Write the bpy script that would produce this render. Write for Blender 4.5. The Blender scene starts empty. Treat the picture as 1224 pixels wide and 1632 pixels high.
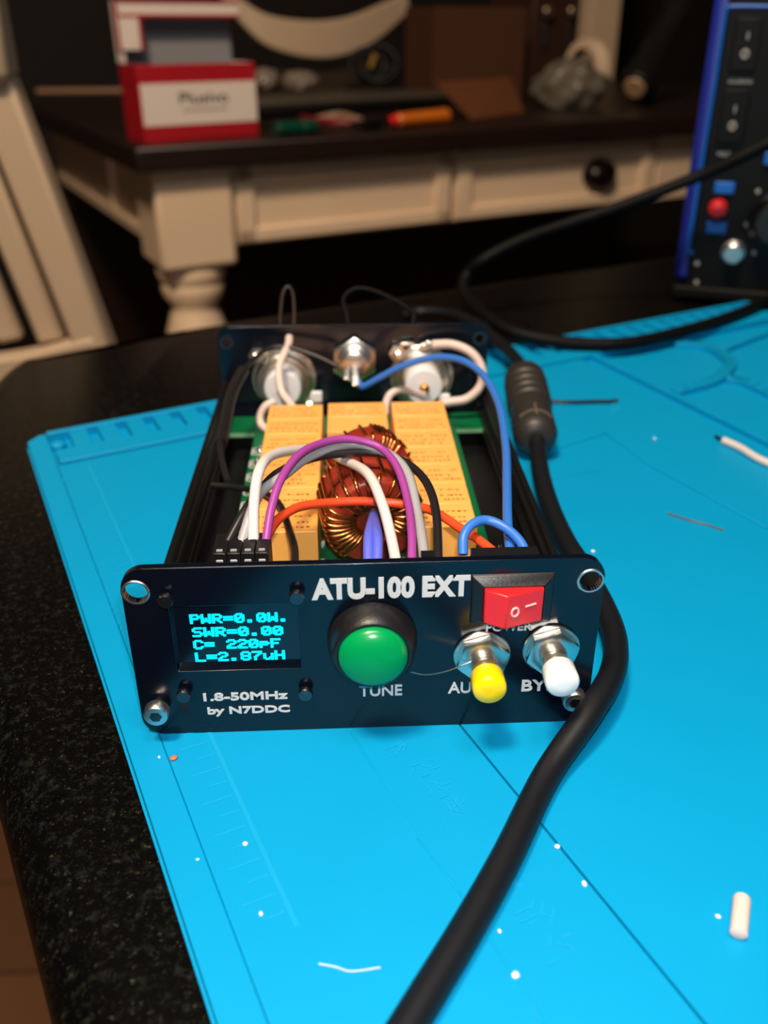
import bpy, bmesh, math, random
from mathutils import Vector, Matrix
random.seed(7)
S = bpy.context.scene
COL = S.collection
V = Vector

# ------------------------------------------------------------------ camera
CAM = V((-0.00283, -0.16639, 0.14817)); PITCH, ROLL, YAW, FPX = 0.49303, -0.00311, 0.04201, 1437.1
_cy, _sy = math.cos(YAW), math.sin(YAW)
FWD = V((_sy*math.cos(PITCH), _cy*math.cos(PITCH), -math.sin(PITCH)))
_r = V((_cy, -_sy, 0)); _u = _r.cross(FWD)
RIGHT = math.cos(ROLL)*_r + math.sin(ROLL)*_u
UP = -math.sin(ROLL)*_r + math.cos(ROLL)*_u
cam_d = bpy.data.cameras.new('camera'); cam = bpy.data.objects.new('camera', cam_d); COL.objects.link(cam)
m = Matrix((RIGHT, UP, -FWD)).transposed().to_4x4(); m.translation = CAM; cam.matrix_world = m
cam_d.sensor_fit = 'VERTICAL'; cam_d.sensor_height = 36; cam_d.lens = 36*FPX/1632
cam_d.clip_start = 0.01; cam_d.clip_end = 50
cam_d.dof.use_dof = True; cam_d.dof.focus_distance = 0.215; cam_d.dof.aperture_fstop = cam_d.lens/2.7
S.camera = cam

# ------------------------------------------------------------------ light, world, exposure
S.view_settings.view_transform = 'Standard'; S.view_settings.look = 'None'
S.view_settings.gamma = 1; S.view_settings.use_curve_mapping = False
S.view_settings.exposure = 0.0
w = bpy.data.worlds.new('room_ambience'); S.world = w; w.use_nodes = True
w.node_tree.nodes['Background'].inputs[0].default_value = (1.0, 0.86, 0.70, 1)
w.node_tree.nodes['Background'].inputs[1].default_value = 0.012
def area(name, loc, aim, size, power, col):
    l = bpy.data.lights.new(name, 'AREA'); l.shape = 'DISK'; l.size = size; l.energy = power; l.color = col
    o = bpy.data.objects.new(name, l); COL.objects.link(o); o.location = loc
    o.rotation_euler = (V(aim)-V(loc)).to_track_quat('-Z', 'Y').to_euler(); return o
# warm ceiling lamp of the room, a cooler lamp over the work table, and the phone's own flash beside its lens
area('ceiling_lamp_light', (-0.30, -0.40, 1.60), (0.0, 0.9, -0.1), 0.30, 37.0, (1.0, 0.76, 0.54))
area('worktop_lamp_light', (0.10, -0.20, 0.95), (0.03, 0.05, 0.0), 0.22, 2.3, (1.0, 0.97, 0.93))
fl = bpy.data.lights.new('phone_flash', 'SPOT'); fl.energy = 1.55; fl.shadow_soft_size = 0.004; fl.color = (1, .97, .93)
fl.spot_size = math.radians(110); fl.spot_blend = 0.6
flo = bpy.data.objects.new('phone_flash', fl); COL.objects.link(flo)
flo.location = CAM + UP*0.017 + RIGHT*0.004
flo.rotation_euler = FWD.to_track_quat('-Z', 'Y').to_euler()

# ------------------------------------------------------------------ helpers
def ray(px, py): return FWD + RIGHT*((px-612)/FPX) - UP*((py-816)/FPX)
def Zp(px, py, z):                      # a pixel's point on a level plane
    d = ray(px, py); return CAM + d*((z-CAM.z)/d.z)
def Yp(px, py, y):                      # a pixel's point on a plane facing the front
    d = ray(px, py); return CAM + d*((y-CAM.y)/d.y)
def lin(c):
    c /= 255.0
    return c/12.92 if c <= 0.04045 else ((c+0.055)/1.055)**2.4
def rgb(r, g, b): return (lin(r), lin(g), lin(b), 1)
MATS = {}
def mat(name, col, rough=0.5, metal=0.0, spec=0.5, noise=0.0, nscale=200.0, bump=0.0, emit=0.0, coat=0.0, trans=0.0, alpha=1.0, sub=0.0):
    m = bpy.data.materials.new(name); m.use_nodes = True; nt = m.node_tree
    b = nt.nodes['Principled BSDF']
    b.inputs['Base Color'].default_value = col; b.inputs['Roughness'].default_value = rough
    b.inputs['Metallic'].default_value = metal; b.inputs['Specular IOR Level'].default_value = spec
    b.inputs['Coat Weight'].default_value = coat; b.inputs['Coat Roughness'].default_value = 0.1
    b.inputs['Transmission Weight'].default_value = trans; b.inputs['Alpha'].default_value = alpha
    if sub: b.inputs['Subsurface Weight'].default_value = sub; b.inputs['Subsurface Scale'].default_value = 0.002
    if emit: b.inputs['Emission Color'].default_value = col; b.inputs['Emission Strength'].default_value = emit
    if noise or bump:
        tc = nt.nodes.new('ShaderNodeTexCoord'); n = nt.nodes.new('ShaderNodeTexNoise')
        n.inputs['Scale'].default_value = nscale; n.inputs['Detail'].default_value = 5
        nt.links.new(tc.outputs['Object'], n.inputs['Vector'])
        if noise:
            mx = nt.nodes.new('ShaderNodeMix'); mx.data_type = 'RGBA'
            mx.inputs['A'].default_value = tuple(c*(1-noise) for c in col[:3])+(1,)
            mx.inputs['B'].default_value = tuple(min(1, c*(1+noise)) for c in col[:3])+(1,)
            nt.links.new(n.outputs['Fac'], mx.inputs['Factor']); nt.links.new(mx.outputs['Result'], b.inputs['Base Color'])
        if bump:
            bp = nt.nodes.new('ShaderNodeBump'); bp.inputs['Strength'].default_value = bump; bp.inputs['Distance'].default_value = 0.0005
            nt.links.new(n.outputs['Fac'], bp.inputs['Height']); nt.links.new(bp.outputs['Normal'], b.inputs['Normal'])
    MATS[name] = m; return m

def basis(axis):
    a = V(axis).normalized(); t = V((0, 0, 1)) if abs(a.z) < 0.9 else V((1, 0, 0))
    x = t.cross(a).normalized(); return x, a.cross(x), a
class MB:
    def __init__(s): s.v = []; s.f = []
    def add(s, vs, fs):
        n = len(s.v); s.v += [V(p) for p in vs]; s.f += [tuple(i+n for i in f) for f in fs]; return s
    def box(s, c, size, rot=None):
        c = V(c); h = V(size)/2; vs = []
        for x in (-1, 1):
            for y in (-1, 1):
                for z in (-1, 1):
                    p = V((x*h.x, y*h.y, z*h.z)); vs.append(c + (rot @ p if rot else p))
        return s.add(vs, [(0,1,3,2),(4,6,7,5),(0,4,5,1),(2,3,7,6),(0,2,6,4),(1,5,7,3)])
    def span(s, a, b): a = V(a); b = V(b); return s.box((a+b)/2, [abs(t) for t in (b-a)])
    def prism(s, poly, off):            # a planar outline pushed along off
        n = len(poly); off = V(off); p = [V(q) for q in poly]
        s.add(p+[q+off for q in p], [tuple(range(n))[::-1], tuple(range(n, 2*n))]+[(i, (i+1) % n, n+(i+1) % n, n+i) for i in range(n)]); return s
    def lathe(s, prof, o, axis, n=32, phase=0.0):
        x, y, a = basis(axis); o = V(o); vs = []; fs = []
        for r, h in prof:
            for k in range(n):
                t = 2*math.pi*k/n+phase; vs.append(o + a*h + (x*math.cos(t)+y*math.sin(t))*max(r, 1e-6))
        for i in range(len(prof)-1):
            for k in range(n):
                k2 = (k+1) % n; fs.append((i*n+k, i*n+k2, (i+1)*n+k2, (i+1)*n+k))
        fs.append(tuple(range(n))[::-1]); fs.append(tuple(range((len(prof)-1)*n, len(prof)*n)))
        return s.add(vs, fs)
    def ring(s, ro, ri, h, o, axis, n=32, bev=0.0):
        x, y, a = basis(axis); o = V(o); vs = []; fs = []
        prof = [(ri, 0), (ro-bev, 0), (ro, bev), (ro, h-bev), (ro-bev, h), (ri, h)] if bev else [(ri, 0), (ro, 0), (ro, h), (ri, h)]
        q = len(prof)
        for r, hh in prof:
            for k in range(n):
                t = 2*math.pi*k/n; vs.append(o+a*hh+(x*math.cos(t)+y*math.sin(t))*r)
        for i in range(q):
            j = (i+1) % q
            for k in range(n):
                k2 = (k+1) % n; fs.append((i*n+k, i*n+k2, j*n+k2, j*n+k))
        return s.add(vs, fs)
    def tube(s, pts, r, n=10, smooth=6, closed=False):
        pts = [V(p) for p in pts]
        if smooth: pts = crom(pts, smooth, closed)
        m = len(pts); rs = r if isinstance(r, (list, tuple)) else [r]*m
        if len(rs) != m: rs = [rs[min(len(rs)-1, int(i*len(rs)/m))] for i in range(m)]
        vs = []; fs = []; nx = None
        for i, p in enumerate(pts):
            a = pts[(i+1) % m] if (closed or i < m-1) else p; b = pts[i-1] if (closed or i) else p
            t = (a-b).normalized()
            if nx is None: nx = basis(t)[0]
            nx = (nx - t*nx.dot(t)).normalized(); ny = t.cross(nx)
            for k in range(n):
                q = 2*math.pi*k/n; vs.append(p+(nx*math.cos(q)+ny*math.sin(q))*rs[i])
        for i in range(m if closed else m-1):
            j = (i+1) % m
            for k in range(n):
                k2 = (k+1) % n; fs.append((i*n+k, i*n+k2, j*n+k2, j*n+k))
        if not closed: fs.append(tuple(range(n))[::-1]); fs.append(tuple(range((m-1)*n, m*n)))
        return s.add(vs, fs)
    def build(s, name, material, parent=None, bevel=0.0, angle=35, seg=2):
        me = bpy.data.meshes.new(name); me.from_pydata([tuple(p) for p in s.v], [], s.f); me.update()
        return finish(me, name, material, parent, bevel, angle, seg)
def finish(me, name, material, parent=None, bevel=0.0, angle=35, seg=2):
    bm = bmesh.new(); bm.from_mesh(me); bmesh.ops.recalc_face_normals(bm, faces=bm.faces); bm.to_mesh(me); bm.free()
    me.shade_smooth(); me.set_sharp_from_angle(angle=math.radians(angle))
    o = bpy.data.objects.new(name, me); COL.objects.link(o)
    if material: me.materials.append(material)
    if parent: hang(o, parent)
    if bevel:
        md = o.modifiers.new('bevel', 'BEVEL'); md.width = bevel; md.segments = seg; md.limit_method = 'ANGLE'; md.angle_limit = math.radians(30)
        md.harden_normals = False
    return o
BASE = {}
def hang(o, parent):
    o.parent = parent
    if parent.name in BASE: o.location = -BASE[parent.name]
def thing(name, label, cat, loc, group=None):
    o = bpy.data.objects.new(name, None); COL.objects.link(o); o.location = V(loc); o.empty_display_size = 0.01
    BASE[o.name] = V(loc); return tag(o, label, cat, group)
def tag(o, label, cat, group=None):
    o['label'] = label; o['category'] = cat
    if group: o['group'] = group
    return o
def struct(o): o['kind'] = 'structure'; return o
def crom(p, k, closed=False):
    out = []; n = len(p)
    rng = range(n if closed else n-1)
    for i in rng:
        p0 = p[(i-1) % n] if (closed or i) else p[0]*2-p[1]
        p1 = p[i]; p2 = p[(i+1) % n]
        p3 = p[(i+2) % n] if (closed or i+2 < n) else p[-1]*2-p[-2]
        for j in range(k):
            t = j/k
            out.append(0.5*((2*p1)+(p2-p0)*t+(2*p0-5*p1+4*p2-p3)*t*t+(3*p1-p0-3*p2+p3)*t**3))
    if not closed: out.append(p[-1].copy())
    return out
def fit_text(txt, name, material, parent, o, xd, yd, w, h, depth=0.0003, bold=0.0, label=None):
    """lettering cut as raised mesh, filling a w x h box whose lower left corner is o"""
    c = bpy.data.curves.new(name, 'FONT'); c.body = txt; c.size = 1; c.offset = bold; c.extrude = 0.5; c.resolution_u = 4
    t = bpy.data.objects.new(name, c); COL.objects.link(t)
    dg = bpy.context.evaluated_depsgraph_get(); dg.update()
    me = bpy.data.meshes.new_from_object(t.evaluated_get(dg)); bpy.data.objects.remove(t); bpy.data.curves.remove(c)
    xs = [v.co.x for v in me.vertices]; ys = [v.co.y for v in me.vertices]
    x0, x1, y0, y1 = min(xs), max(xs), min(ys), max(ys)
    xd = V(xd).normalized(); yd = V(yd).normalized(); n = xd.cross(yd); o = V(o)
    for v in me.vertices:
        v.co = o + xd*((v.co.x-x0)/(x1-x0)*w) + yd*((v.co.y-y0)/(y1-y0)*h) + n*((v.co.z+0.5)*depth)
    ob = finish(me, name, material, parent)
    if label: ob['label'] = label
    return ob

# ------------------------------------------------------------------ materials
m_panel = mat('black_anodised_panel', rgb(6, 12, 24), 0.2, spec=0.5, noise=0.15, nscale=900)
m_case = mat('black_aluminium_case', rgb(14, 14, 16), 0.38, metal=0.0, spec=0.6, noise=0.2, nscale=300)
m_print = mat('white_print', rgb(204, 207, 208), 0.5)
m_steel = mat('polished_steel', rgb(232, 230, 226), 0.34, metal=1.0)
m_nickel = mat('nickel', rgb(222, 218, 210), 0.27, metal=1.0)
m_dsteel = mat('blackened_steel', rgb(96, 96, 100), 0.34, metal=1.0)
m_blackpl = mat('black_plastic', rgb(20, 20, 22), 0.38, bump=0.1, nscale=1500)
m_blackrub = mat('black_rubber_cable', rgb(15, 17, 22), 0.5, spec=0.35)
m_bgcable = mat('matt_black_cable', rgb(8, 8, 9), 0.6, spec=0.15)
m_green = mat('green_button_plastic', rgb(0, 148, 78), 0.25, sub=0.15)
m_yellow = mat('yellow_plastic', rgb(250, 214, 0), 0.3)
m_white = mat('white_plastic', rgb(240, 240, 238), 0.3)
m_red = mat('red_rocker_plastic', rgb(222, 36, 42), 0.3)
m_oled = mat('oled_pixels', rgb(0, 222, 255), 0.4, emit=1.05)
m_glass = mat('dark_display_glass', rgb(10, 20, 32), 0.12, spec=0.6)
m_pcb = mat('green_circuit_board', rgb(0, 98, 58), 0.35, noise=0.12, nscale=250)
m_pcbedge = mat('pale_board_edge', rgb(120, 178, 132), 0.6)
m_solder = mat('solder', rgb(205, 205, 205), 0.25, metal=1.0)
m_core = mat('red_toroid_core', rgb(140, 46, 32), 0.36, noise=0.15, nscale=500)
m_copper = mat('enamelled_copper', rgb(226, 146, 84), 0.27, metal=1.0)
m_ptfe = mat('white_ptfe', rgb(232, 234, 240), 0.35, sub=0.2)
m_brass = mat('gold_plate', rgb(224, 178, 98), 0.25, metal=1.0)
m_wwhite = mat('white_wire', rgb(214, 208, 204), 0.4)
m_wpink = mat('pinkish_white_wire', rgb(226, 204, 196), 0.45)
m_wpurple = mat('purple_wire', rgb(156, 64, 150), 0.4)
m_wgrey = mat('grey_wire', rgb(160, 160, 164), 0.4)
m_wblack = mat('black_wire', rgb(26, 25, 27), 0.38)
m_worange = mat('orange_wire', rgb(234, 76, 36), 0.4)
m_wblue = mat('blue_wire', rgb(54, 118, 212), 0.4)
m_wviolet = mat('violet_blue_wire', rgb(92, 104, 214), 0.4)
m_cream = mat('cream_paint', rgb(226, 200, 170), 0.45, noise=0.05, nscale=15)
m_wood = mat('dark_stained_wood', rgb(30, 15, 9), 0.42, noise=0.35, nscale=20)
m_pull = mat('oil_rubbed_bronze', rgb(26, 20, 18), 0.3, metal=0.6)
m_boxred = mat('red_cardboard', rgb(168, 14, 30), 0.5)
m_boxwhite = mat('white_cardboard', rgb(226, 214, 206), 0.55)
m_boxgrey = mat('grey_foam_lining', rgb(132, 134, 140), 0.8)
m_ink = mat('black_ink', rgb(36, 30, 30), 0.6)

# relay plastic: orange with rows of dark print that only the top face carries
m_relay = mat('orange_relay_plastic', rgb(253, 180, 92), 0.4)
m_rprint = mat('relay_print', rgb(128, 82, 48), 0.5)

# blue silicone, dusty
m_mat = mat('blue_silicone', rgb(0, 146, 200), 0.5, spec=0.2, noise=0.04, nscale=30, bump=0.05)
m_matlite = mat('worn_blue_silicone', rgb(9, 151, 203), 0.5, spec=0.3)

def granite():
    m = bpy.data.materials.new('black_granite'); m.use_nodes = True; nt = m.node_tree; b = nt.nodes['Principled BSDF']
    b.inputs['Roughness'].default_value = 0.34; b.inputs['Specular IOR Level'].default_value = 0.1
    tc = nt.nodes.new('ShaderNodeTexCoord')
    def vor(scale, lo, hi):
        v = nt.nodes.new('ShaderNodeTexNoise'); v.inputs['Scale'].default_value = scale; v.inputs['Detail'].default_value = 6; v.inputs['Roughness'].default_value = 0.75
        nt.links.new(tc.outputs['Object'], v.inputs['Vector'])
        r = nt.nodes.new('ShaderNodeMapRange'); r.inputs['From Min'].default_value = lo; r.inputs['From Max'].default_value = hi
        nt.links.new(v.outputs['Fac'], r.inputs['Value']); return r.outputs['Result']
    last = None
    for (sc, lo, hi, col) in ((340, 0.52, 0.82, rgb(40, 44, 38)), (760, 0.60, 0.80, rgb(96, 92, 72)), (1300, 0.64, 0.80, rgb(140, 142, 136))):
        mx = nt.nodes.new('ShaderNodeMix'); mx.data_type = 'RGBA'
        if last is None: mx.inputs['A'].default_value = rgb(5, 5, 5)
        else: nt.links.new(last, mx.inputs['A'])
        mx.inputs['B'].default_value = col
        nt.links.new(vor(sc, lo, hi), mx.inputs['Factor']); last = mx.outputs['Result']
    nt.links.new(last, b.inputs['Base Color']); return m
m_granite = granite()

def planks():
    m = bpy.data.materials.new('brown_floor_boards'); m.use_nodes = True; nt = m.node_tree; b = nt.nodes['Principled BSDF']
    tc = nt.nodes.new('ShaderNodeTexCoord'); br = nt.nodes.new('ShaderNodeTexBrick')
    br.inputs['Scale'].default_value = 1; br.inputs['Brick Width'].default_value = 1.2; br.inputs['Row Height'].default_value = 0.12
    br.inputs['Mortar Size'].default_value = 0.002
    br.inputs['Color1'].default_value = rgb(106, 74, 50); br.inputs['Color2'].default_value = rgb(94, 64, 42); br.inputs['Mortar'].default_value = rgb(62, 42, 28)
    nt.links.new(tc.outputs['Object'], br.inputs['Vector']); nt.links.new(br.outputs['Color'], b.inputs['Base Color'])
    b.inputs['Roughness'].default_value = 0.45; return m
m_floor = planks()
m_wall = mat('dark_brown_wall', rgb(26, 20, 16), 0.8, noise=0.2, nscale=4)

# ------------------------------------------------------------------ the room
FLOOR = -0.76
struct(MB().span((-2.6, -2.0, FLOOR-0.05), (2.9, 3.3, FLOOR)).build('floor', m_floor))
DU = V((0.902, 0.432, 0)).normalized(); DW = V((-DU.y, DU.x, 0))         # the desk's long and deep directions
def along(o, u, w_, z): return V((o[0], o[1], 0)) + DU*u + DW*w_ + V((0, 0, z))
RD = Matrix((DU, DW, V((0, 0, 1)))).transposed()
WO = (-0.226, 0.962)
def chest_pt(px, py, wv):                # a pixel's point on a plane parallel to the desk front, wv behind it
    d = ray(px, py); o_ = along(WO, 0, wv, 0); t = (o_-CAM).dot(DW)/d.dot(DW); return CAM+d*t
def desk_uw(p): q = V((p.x, p.y, 0))-along(WO, 0, 0, 0); return q.dot(DU), q.dot(DW)
struct(MB().box(along(WO, 0.4, 1.75, 0.44), (4.6, 0.08, 2.4), RD).build('wall_back', m_wall))
struct(MB().box(along(WO, 0.4, 1.695, FLOOR+0.06), (4.6, 0.025, 0.12), RD).build('baseboard_back', m_wood))

# ------------------------------------------------------------------ granite table
def offset_poly(c, k): return c
tbl = thing('granite_table', 'table with polished black speckled granite top under the blue mat', 'table', (0.25, 0.0, FLOOR))
L0 = Zp(0, 1304, -0.014); L1 = Zp(82, 1632, -0.014)
dl = (L1-L0).normalized()
pA = L1 + dl*0.45; pB = L0 - dl*0.17
back = [Zp(*q, -0.006) for q in ((0, 590), (100, 565), (200, 543), (300, 526), (390, 510))]
bd = (back[-1]-back[-2]).normalized()
side = DU
out = [pA, L1, L0, pB] + back + [back[-1]+side*0.35+bd*0.02, back[-1]+side*0.75, back[-1]+side*0.80-V((-DU.y, DU.x, 0))*0.5]
out = [V((p.x, p.y, 0)) for p in crom([V((p.x, p.y, 0)) for p in out], 5)] + [V((0.8, -0.55, 0))]
cx, cy_ = sum(p.x for p in out)/len(out), sum(p.y for p in out)/len(out)
# bullnose edge: stacked outlines pulled in at the top and bottom
rr = 0.014; lev = []
n = len(out)
nrm = []
for i, p in enumerate(out):
    t = (out[(i+1) % n]-out[i-1]).normalized(); q = V((t.y, -t.x, 0))
    if q.dot(p-V((cx, cy_, 0))) < 0: q = -q
    nrm.append(q)
tb = MB(); vs = []; K = 9
for k in range(K):
    a = math.pi/2 - math.pi*k/(K-1)
    for p, q in zip(out, nrm): vs.append(p - q*(rr*(1-math.cos(a))) + V((0, 0, -0.003-rr+rr*math.sin(a))))
fs = [tuple(range(n)), tuple(range((K-1)*n, K*n))]
for k in range(K-1):
    for i in range(n): fs.append((k*n+i, k*n+(i+1) % n, (k+1)*n+(i+1) % n, (k+1)*n+i))
tb.add(vs, fs).build('tabletop', m_granite, tbl, angle=60)
MB().box((0.30, -0.05, FLOOR+0.02), (0.5, 0.4, 0.04), RD).build('foot', m_wood, tbl, 0.005)
MB().lathe([(0.09, 0.04), (0.06, 0.10), (0.05, 0.3), (0.07, 0.5), (0.10, 0.68), (0.14, 0.729)], (0.30, -0.05, FLOOR), (0, 0, 1)).build('pedestal', m_wood, tbl)

# ------------------------------------------------------------------ soldering mat
O = Zp(46, 697, 0.0); e1 = (Zp(1185, 480, 0)-Zp(60, 690, 0)).normalized(); e2 = (Zp(340, 1632, 0)-Zp(42, 708, 0)).normalized()
O = O-e1*.00176
def M(a, b, z=0.0): p = O+e1*a+e2*b; return V((p.x, p.y, z))
def mcoord(p):
    d = V((p[0]-O.x, p[1]-O.y, 0)); det = e1.x*e2.y-e1.y*e2.x
    return ((d.x*e2.y-d.y*e2.x)/det, (e1.x*d.y-e1.y*d.x)/det)
smat = thing('soldering_mat', 'bright blue silicone soldering mat with ruler and parts trays on black granite', 'mat', M(0.2, 0.16, -0.003))
WM, HM = (Zp(1185, 480, 0)-O).length+0.002, 0.36
ch = 0.0055
base = MB().prism([M(ch, 0, -.003), M(WM-ch, 0, -.003), M(WM, ch, -.003), M(WM, HM, -.003), M(0, HM, -.003), M(0, ch, -.003)], (0, 0, .0006))
base.build('mat_sheet', m_mat, smat, 0.0001)
bw = .0086; rack = 0.034
# main working surface, tray floor line given by the band seen on the right
b1, b2 = mcoord(Zp(925, 572, 0)), mcoord(Zp(1224, 722, 0))
xi = b2[0]+(HM-b2[1])*(b2[0]-b1[0])/(b2[1]-b1[1])
tr0, tr1 = b1, b2
g1, g2 = mcoord(Zp(736, 1158, 0)), mcoord(Zp(1125, 1632, 0)); ga = (g2[0]-g1[0])/(g2[1]-g1[1])
gx = lambda b: g1[0]+ga*(b-g1[1])
def slab(name, pts): return MB().prism([M(a, b, -.0025) for a, b in pts], (0, 0, .0025)).build(name, m_mat, smat, .0003)
slab('work_surface', [(bw-.0001, rack), (gx(rack)-.0002, rack), (gx(HM)-.0002, HM-.001), (bw-.0001, HM-.001)])
slab('work_surface', [(gx(rack)+.0002, rack), (tr0[0], rack), tr0, tr1, (xi, HM-.001), (gx(HM)+.0002, HM-.001)])
# border along the left edge and slotted tool rack along the back edge
MB().prism([M(ch, .0006, -.0025), M(bw-.0002, .0006, -.0025), M(bw-.0002, .011, -.0025), M(bw-.0002, HM-.001, -.0025), M(.0006, HM-.001, -.0025), M(.0006, ch, -.0025)], (0, 0, .0028)).build('border', m_mat, smat, 0.0003)
rk = MB()
rk.prism([M(bw, .0008, -.0025), M(WM-.003, .0008, -.0025), M(WM-.003, .004, -.0025), M(bw, .004, -.0025)], (0, 0, .004))
rk.prism([M(bw+.001, rack-.013, -.0025), M(WM-.003, rack-.013, -.0025), M(WM-.003, rack-.001, -.0025), M(bw+.001, rack-.001, -.0025)], (0, 0, .0035))
a = bw+.0085
while a < WM-.01:
    if not (0.17 < a < 0.19): rk.prism([M(a, .004, -.0025), M(a+.0075, .004, -.0025), M(a+.0075, rack-.0128, -.0025), M(a, rack-.0128, -.0025)], (0, 0, .0034))
    a += .0118
rk.lathe([(.0032, 0), (.0032, .0022), (.002, .0032)], M(bw+.003, .012, -.0025), (0, 0, 1), 20)
rk.build('tool_rack', m_mat, smat, 0.0004)
# ruler: long rib with ticks and raised figures
r0, r1 = mcoord(Zp(137, 742, 0)), mcoord(Zp(432, 1405, 0))
rl = MB()
RD2 = (M(*r1)-M(*r0)); RL = RD2.length; RD2.normalize(); RN = V((RD2.y, -RD2.x, 0))
if RN.dot(e1) > 0: RN = -RN
R0 = M(*r0)
def strip(mb, p, q, wd, z, h):
    t = (q-p).normalized(); s_ = V((-t.y, t.x, 0))*wd/2
    mb.prism([p+s_+V((0,0,z)), q+s_+V((0,0,z)), q-s_+V((0,0,z)), p-s_+V((0,0,z))], (0, 0, h))
strip(rl, R0-RN*.0010, R0-RN*.0010+RD2*.225, .0010, 0, .00008)
k = 0
while k*.0047 < .225:
    p = R0+RD2*(k*.0047); ln = .0068 if k % 2 == 0 else .0042
    strip(rl, p, p+RN*ln, .0005, 0, .00010); k += 1
rl.build('ruler', m_matlite, smat)
for q in range(1, 13):
    p = R0+RD2*(.0094*q)+RN*.0125
    t_ = fit_text(str(q), 'ruler_figure', m_matlite, smat, p-RD2*.0012, RD2, -RN if False else V((-RD2.y, RD2.x, 0)), .0024 if q < 10 else .004, .0036, .00015)
# long joint grooves and shallow ledges of the moulding
def gl(pts, wd=.0007, h=.00022, z=0):
    g = MB()
    for p, q in zip(pts, pts[1:]): strip(g, Zp(*p, 0), Zp(*q, 0), wd, z, h)
    g.build('moulded_seam', m_mat, smat, 0.0002)
gl([(559, 1166), (666, 1337), (731, 1420), (867, 1632)], .0006)
gl([(865, 722), (965, 690), (1040, 744), (1224, 842)], .0018, .0005)
gl([(872, 765), (955, 750)], .0006)
# worn, unreadable embossing between the two joint grooves: short raised dashes
em = MB(); rnd = random.Random(11)
for (px, py, nn) in ((640, 1190, 7), (676, 1225, 7), (704, 1258, 7), (728, 1288, 6), (822, 1412, 6), (858, 1455, 7), (892, 1508, 6)):
    p = Zp(px, py, 0)
    for k in range(nn):
        c = p+e1*rnd.uniform(-.0028, .0028)+e2*rnd.uniform(-.0022, .0022); t = rnd.choice((e1, e2, (e1+e2).normalized(), (e1-e2).normalized()))*rnd.uniform(.0008, .0019)
        strip(em, V((c.x, c.y, 0))-t, V((c.x, c.y, 0))+t, .0003, 0, rnd.uniform(.00008, .0002))
em.build('worn_embossing', m_matlite, smat)
# parts trays at the right
tw = MB()
def wall(pts, wd, h):
    P = [Zp(*q, 0) for q in pts]; P = crom(P, 4) if len(P) > 2 else P
    for p, q in zip(P, P[1:]): strip(tw, p, q+(q-p).normalized()*wd*.25, wd, -.0025, h+.0025)
wall([(932, 558), (1224, 701), (1340, 760)], .0035, .0002)
wall([(1075, 622), (1135, 605), (1158, 588), (1165, 575), (1150, 560), (1120, 548), (1080, 545)], .006, .0003)
wall([(1158, 600), (1190, 606), (1260, 640)], .006, .0003)
wall([(1150, 556), (1224, 528), (1320, 500)], .004, .0003)
wall([(900, 568), (960, 556), (1090, 530), (1240, 500)], .004, .0003)
tw.build('parts_tray', m_mat, smat, 0.0004)

# ------------------------------------------------------------------ antenna tuner
W, H, D = 0.106, 0.0462, 0.1795
tuner = thing('antenna_tuner', 'opened black antenna tuner with lit blue display and loose coloured wires on the blue mat', 'antenna tuner', (0, D/2, 0))
def curve_plate(name, outline, holes, y, t, material, bev=0.0):
    """plate standing in the xz plane from y to y+t, with openings"""
    c = bpy.data.curves.new(name, 'CURVE'); c.dimensions = '2D'; c.fill_mode = 'BOTH'; c.extrude = t/2
    for pts in [outline]+holes:
        s = c.splines.new('POLY'); s.points.add(len(pts)-1); s.use_cyclic_u = True
        for q, p in zip(s.points, pts): q.co = (p[0], p[1], 0, 1)
    o = bpy.data.objects.new(name, c); COL.objects.link(o)
    dg = bpy.context.evaluated_depsgraph_get(); dg.update()
    me = bpy.data.meshes.new_from_object(o.evaluated_get(dg)); bpy.data.objects.remove(o); bpy.data.curves.remove(c)
    for v in me.vertices: v.co = V((v.co.x, y+t/2-v.co.z, v.co.y))
    bm = bmesh.new(); bm.from_mesh(me); bmesh.ops.remove_doubles(bm, verts=bm.verts, dist=1e-6); bm.to_mesh(me); bm.free()
    return finish(me, name, material, tuner, bev, 30)
def rrect(x0, z0, x1, z1, r, k=8):
    out = []
    for cx, cz, a0 in ((x1-r, z1-r, 0), (x0+r, z1-r, 90), (x0+r, z0+r, 180), (x1-r, z0+r, 270)):
        for j in range(k+1):
            a = math.radians(a0+90*j/k); out.append((cx+r*math.cos(a), cz+r*math.sin(a)))
    return out
def circ(x, z, r, k=28): return [(x+r*math.cos(2*math.pi*j/k), z+r*math.sin(2*math.pi*j/k)) for j in range(k)]
HX, HZ = W/2-.0031, H-.0060
PT = 0.002
win = (-.0432, .0184, -.0150, .0362)
fp = curve_plate('front_panel', rrect(-W/2, 0, W/2, H, .0052), [circ(-HX, HZ, .0026), circ(HX, HZ, .0026), rrect(*win, .0003, 2)], 0, PT, m_panel, .0002)
bp_ = curve_plate('back_panel', rrect(-W/2, 0, W/2, H, .0052), [circ(-W/2+.0034, H-.0062, .0018), circ(W/2-.0034, H-.0062, .0018)], D-PT, PT, m_panel, .0002)
for sx in (-1, 1):
    MB().ring(.0033, .0026, .0022, (sx*HX, -.0002, HZ), (0, 1, 0), 32, .0004).build('hole_bushing', m_steel, tuner)
    MB().ring(.0027, .0018, .0022, (sx*(W/2-.0034), D-PT-.0004, H-.0062), (0, 1, 0), 24).build('hole_bushing', m_dsteel, tuner)
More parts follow.
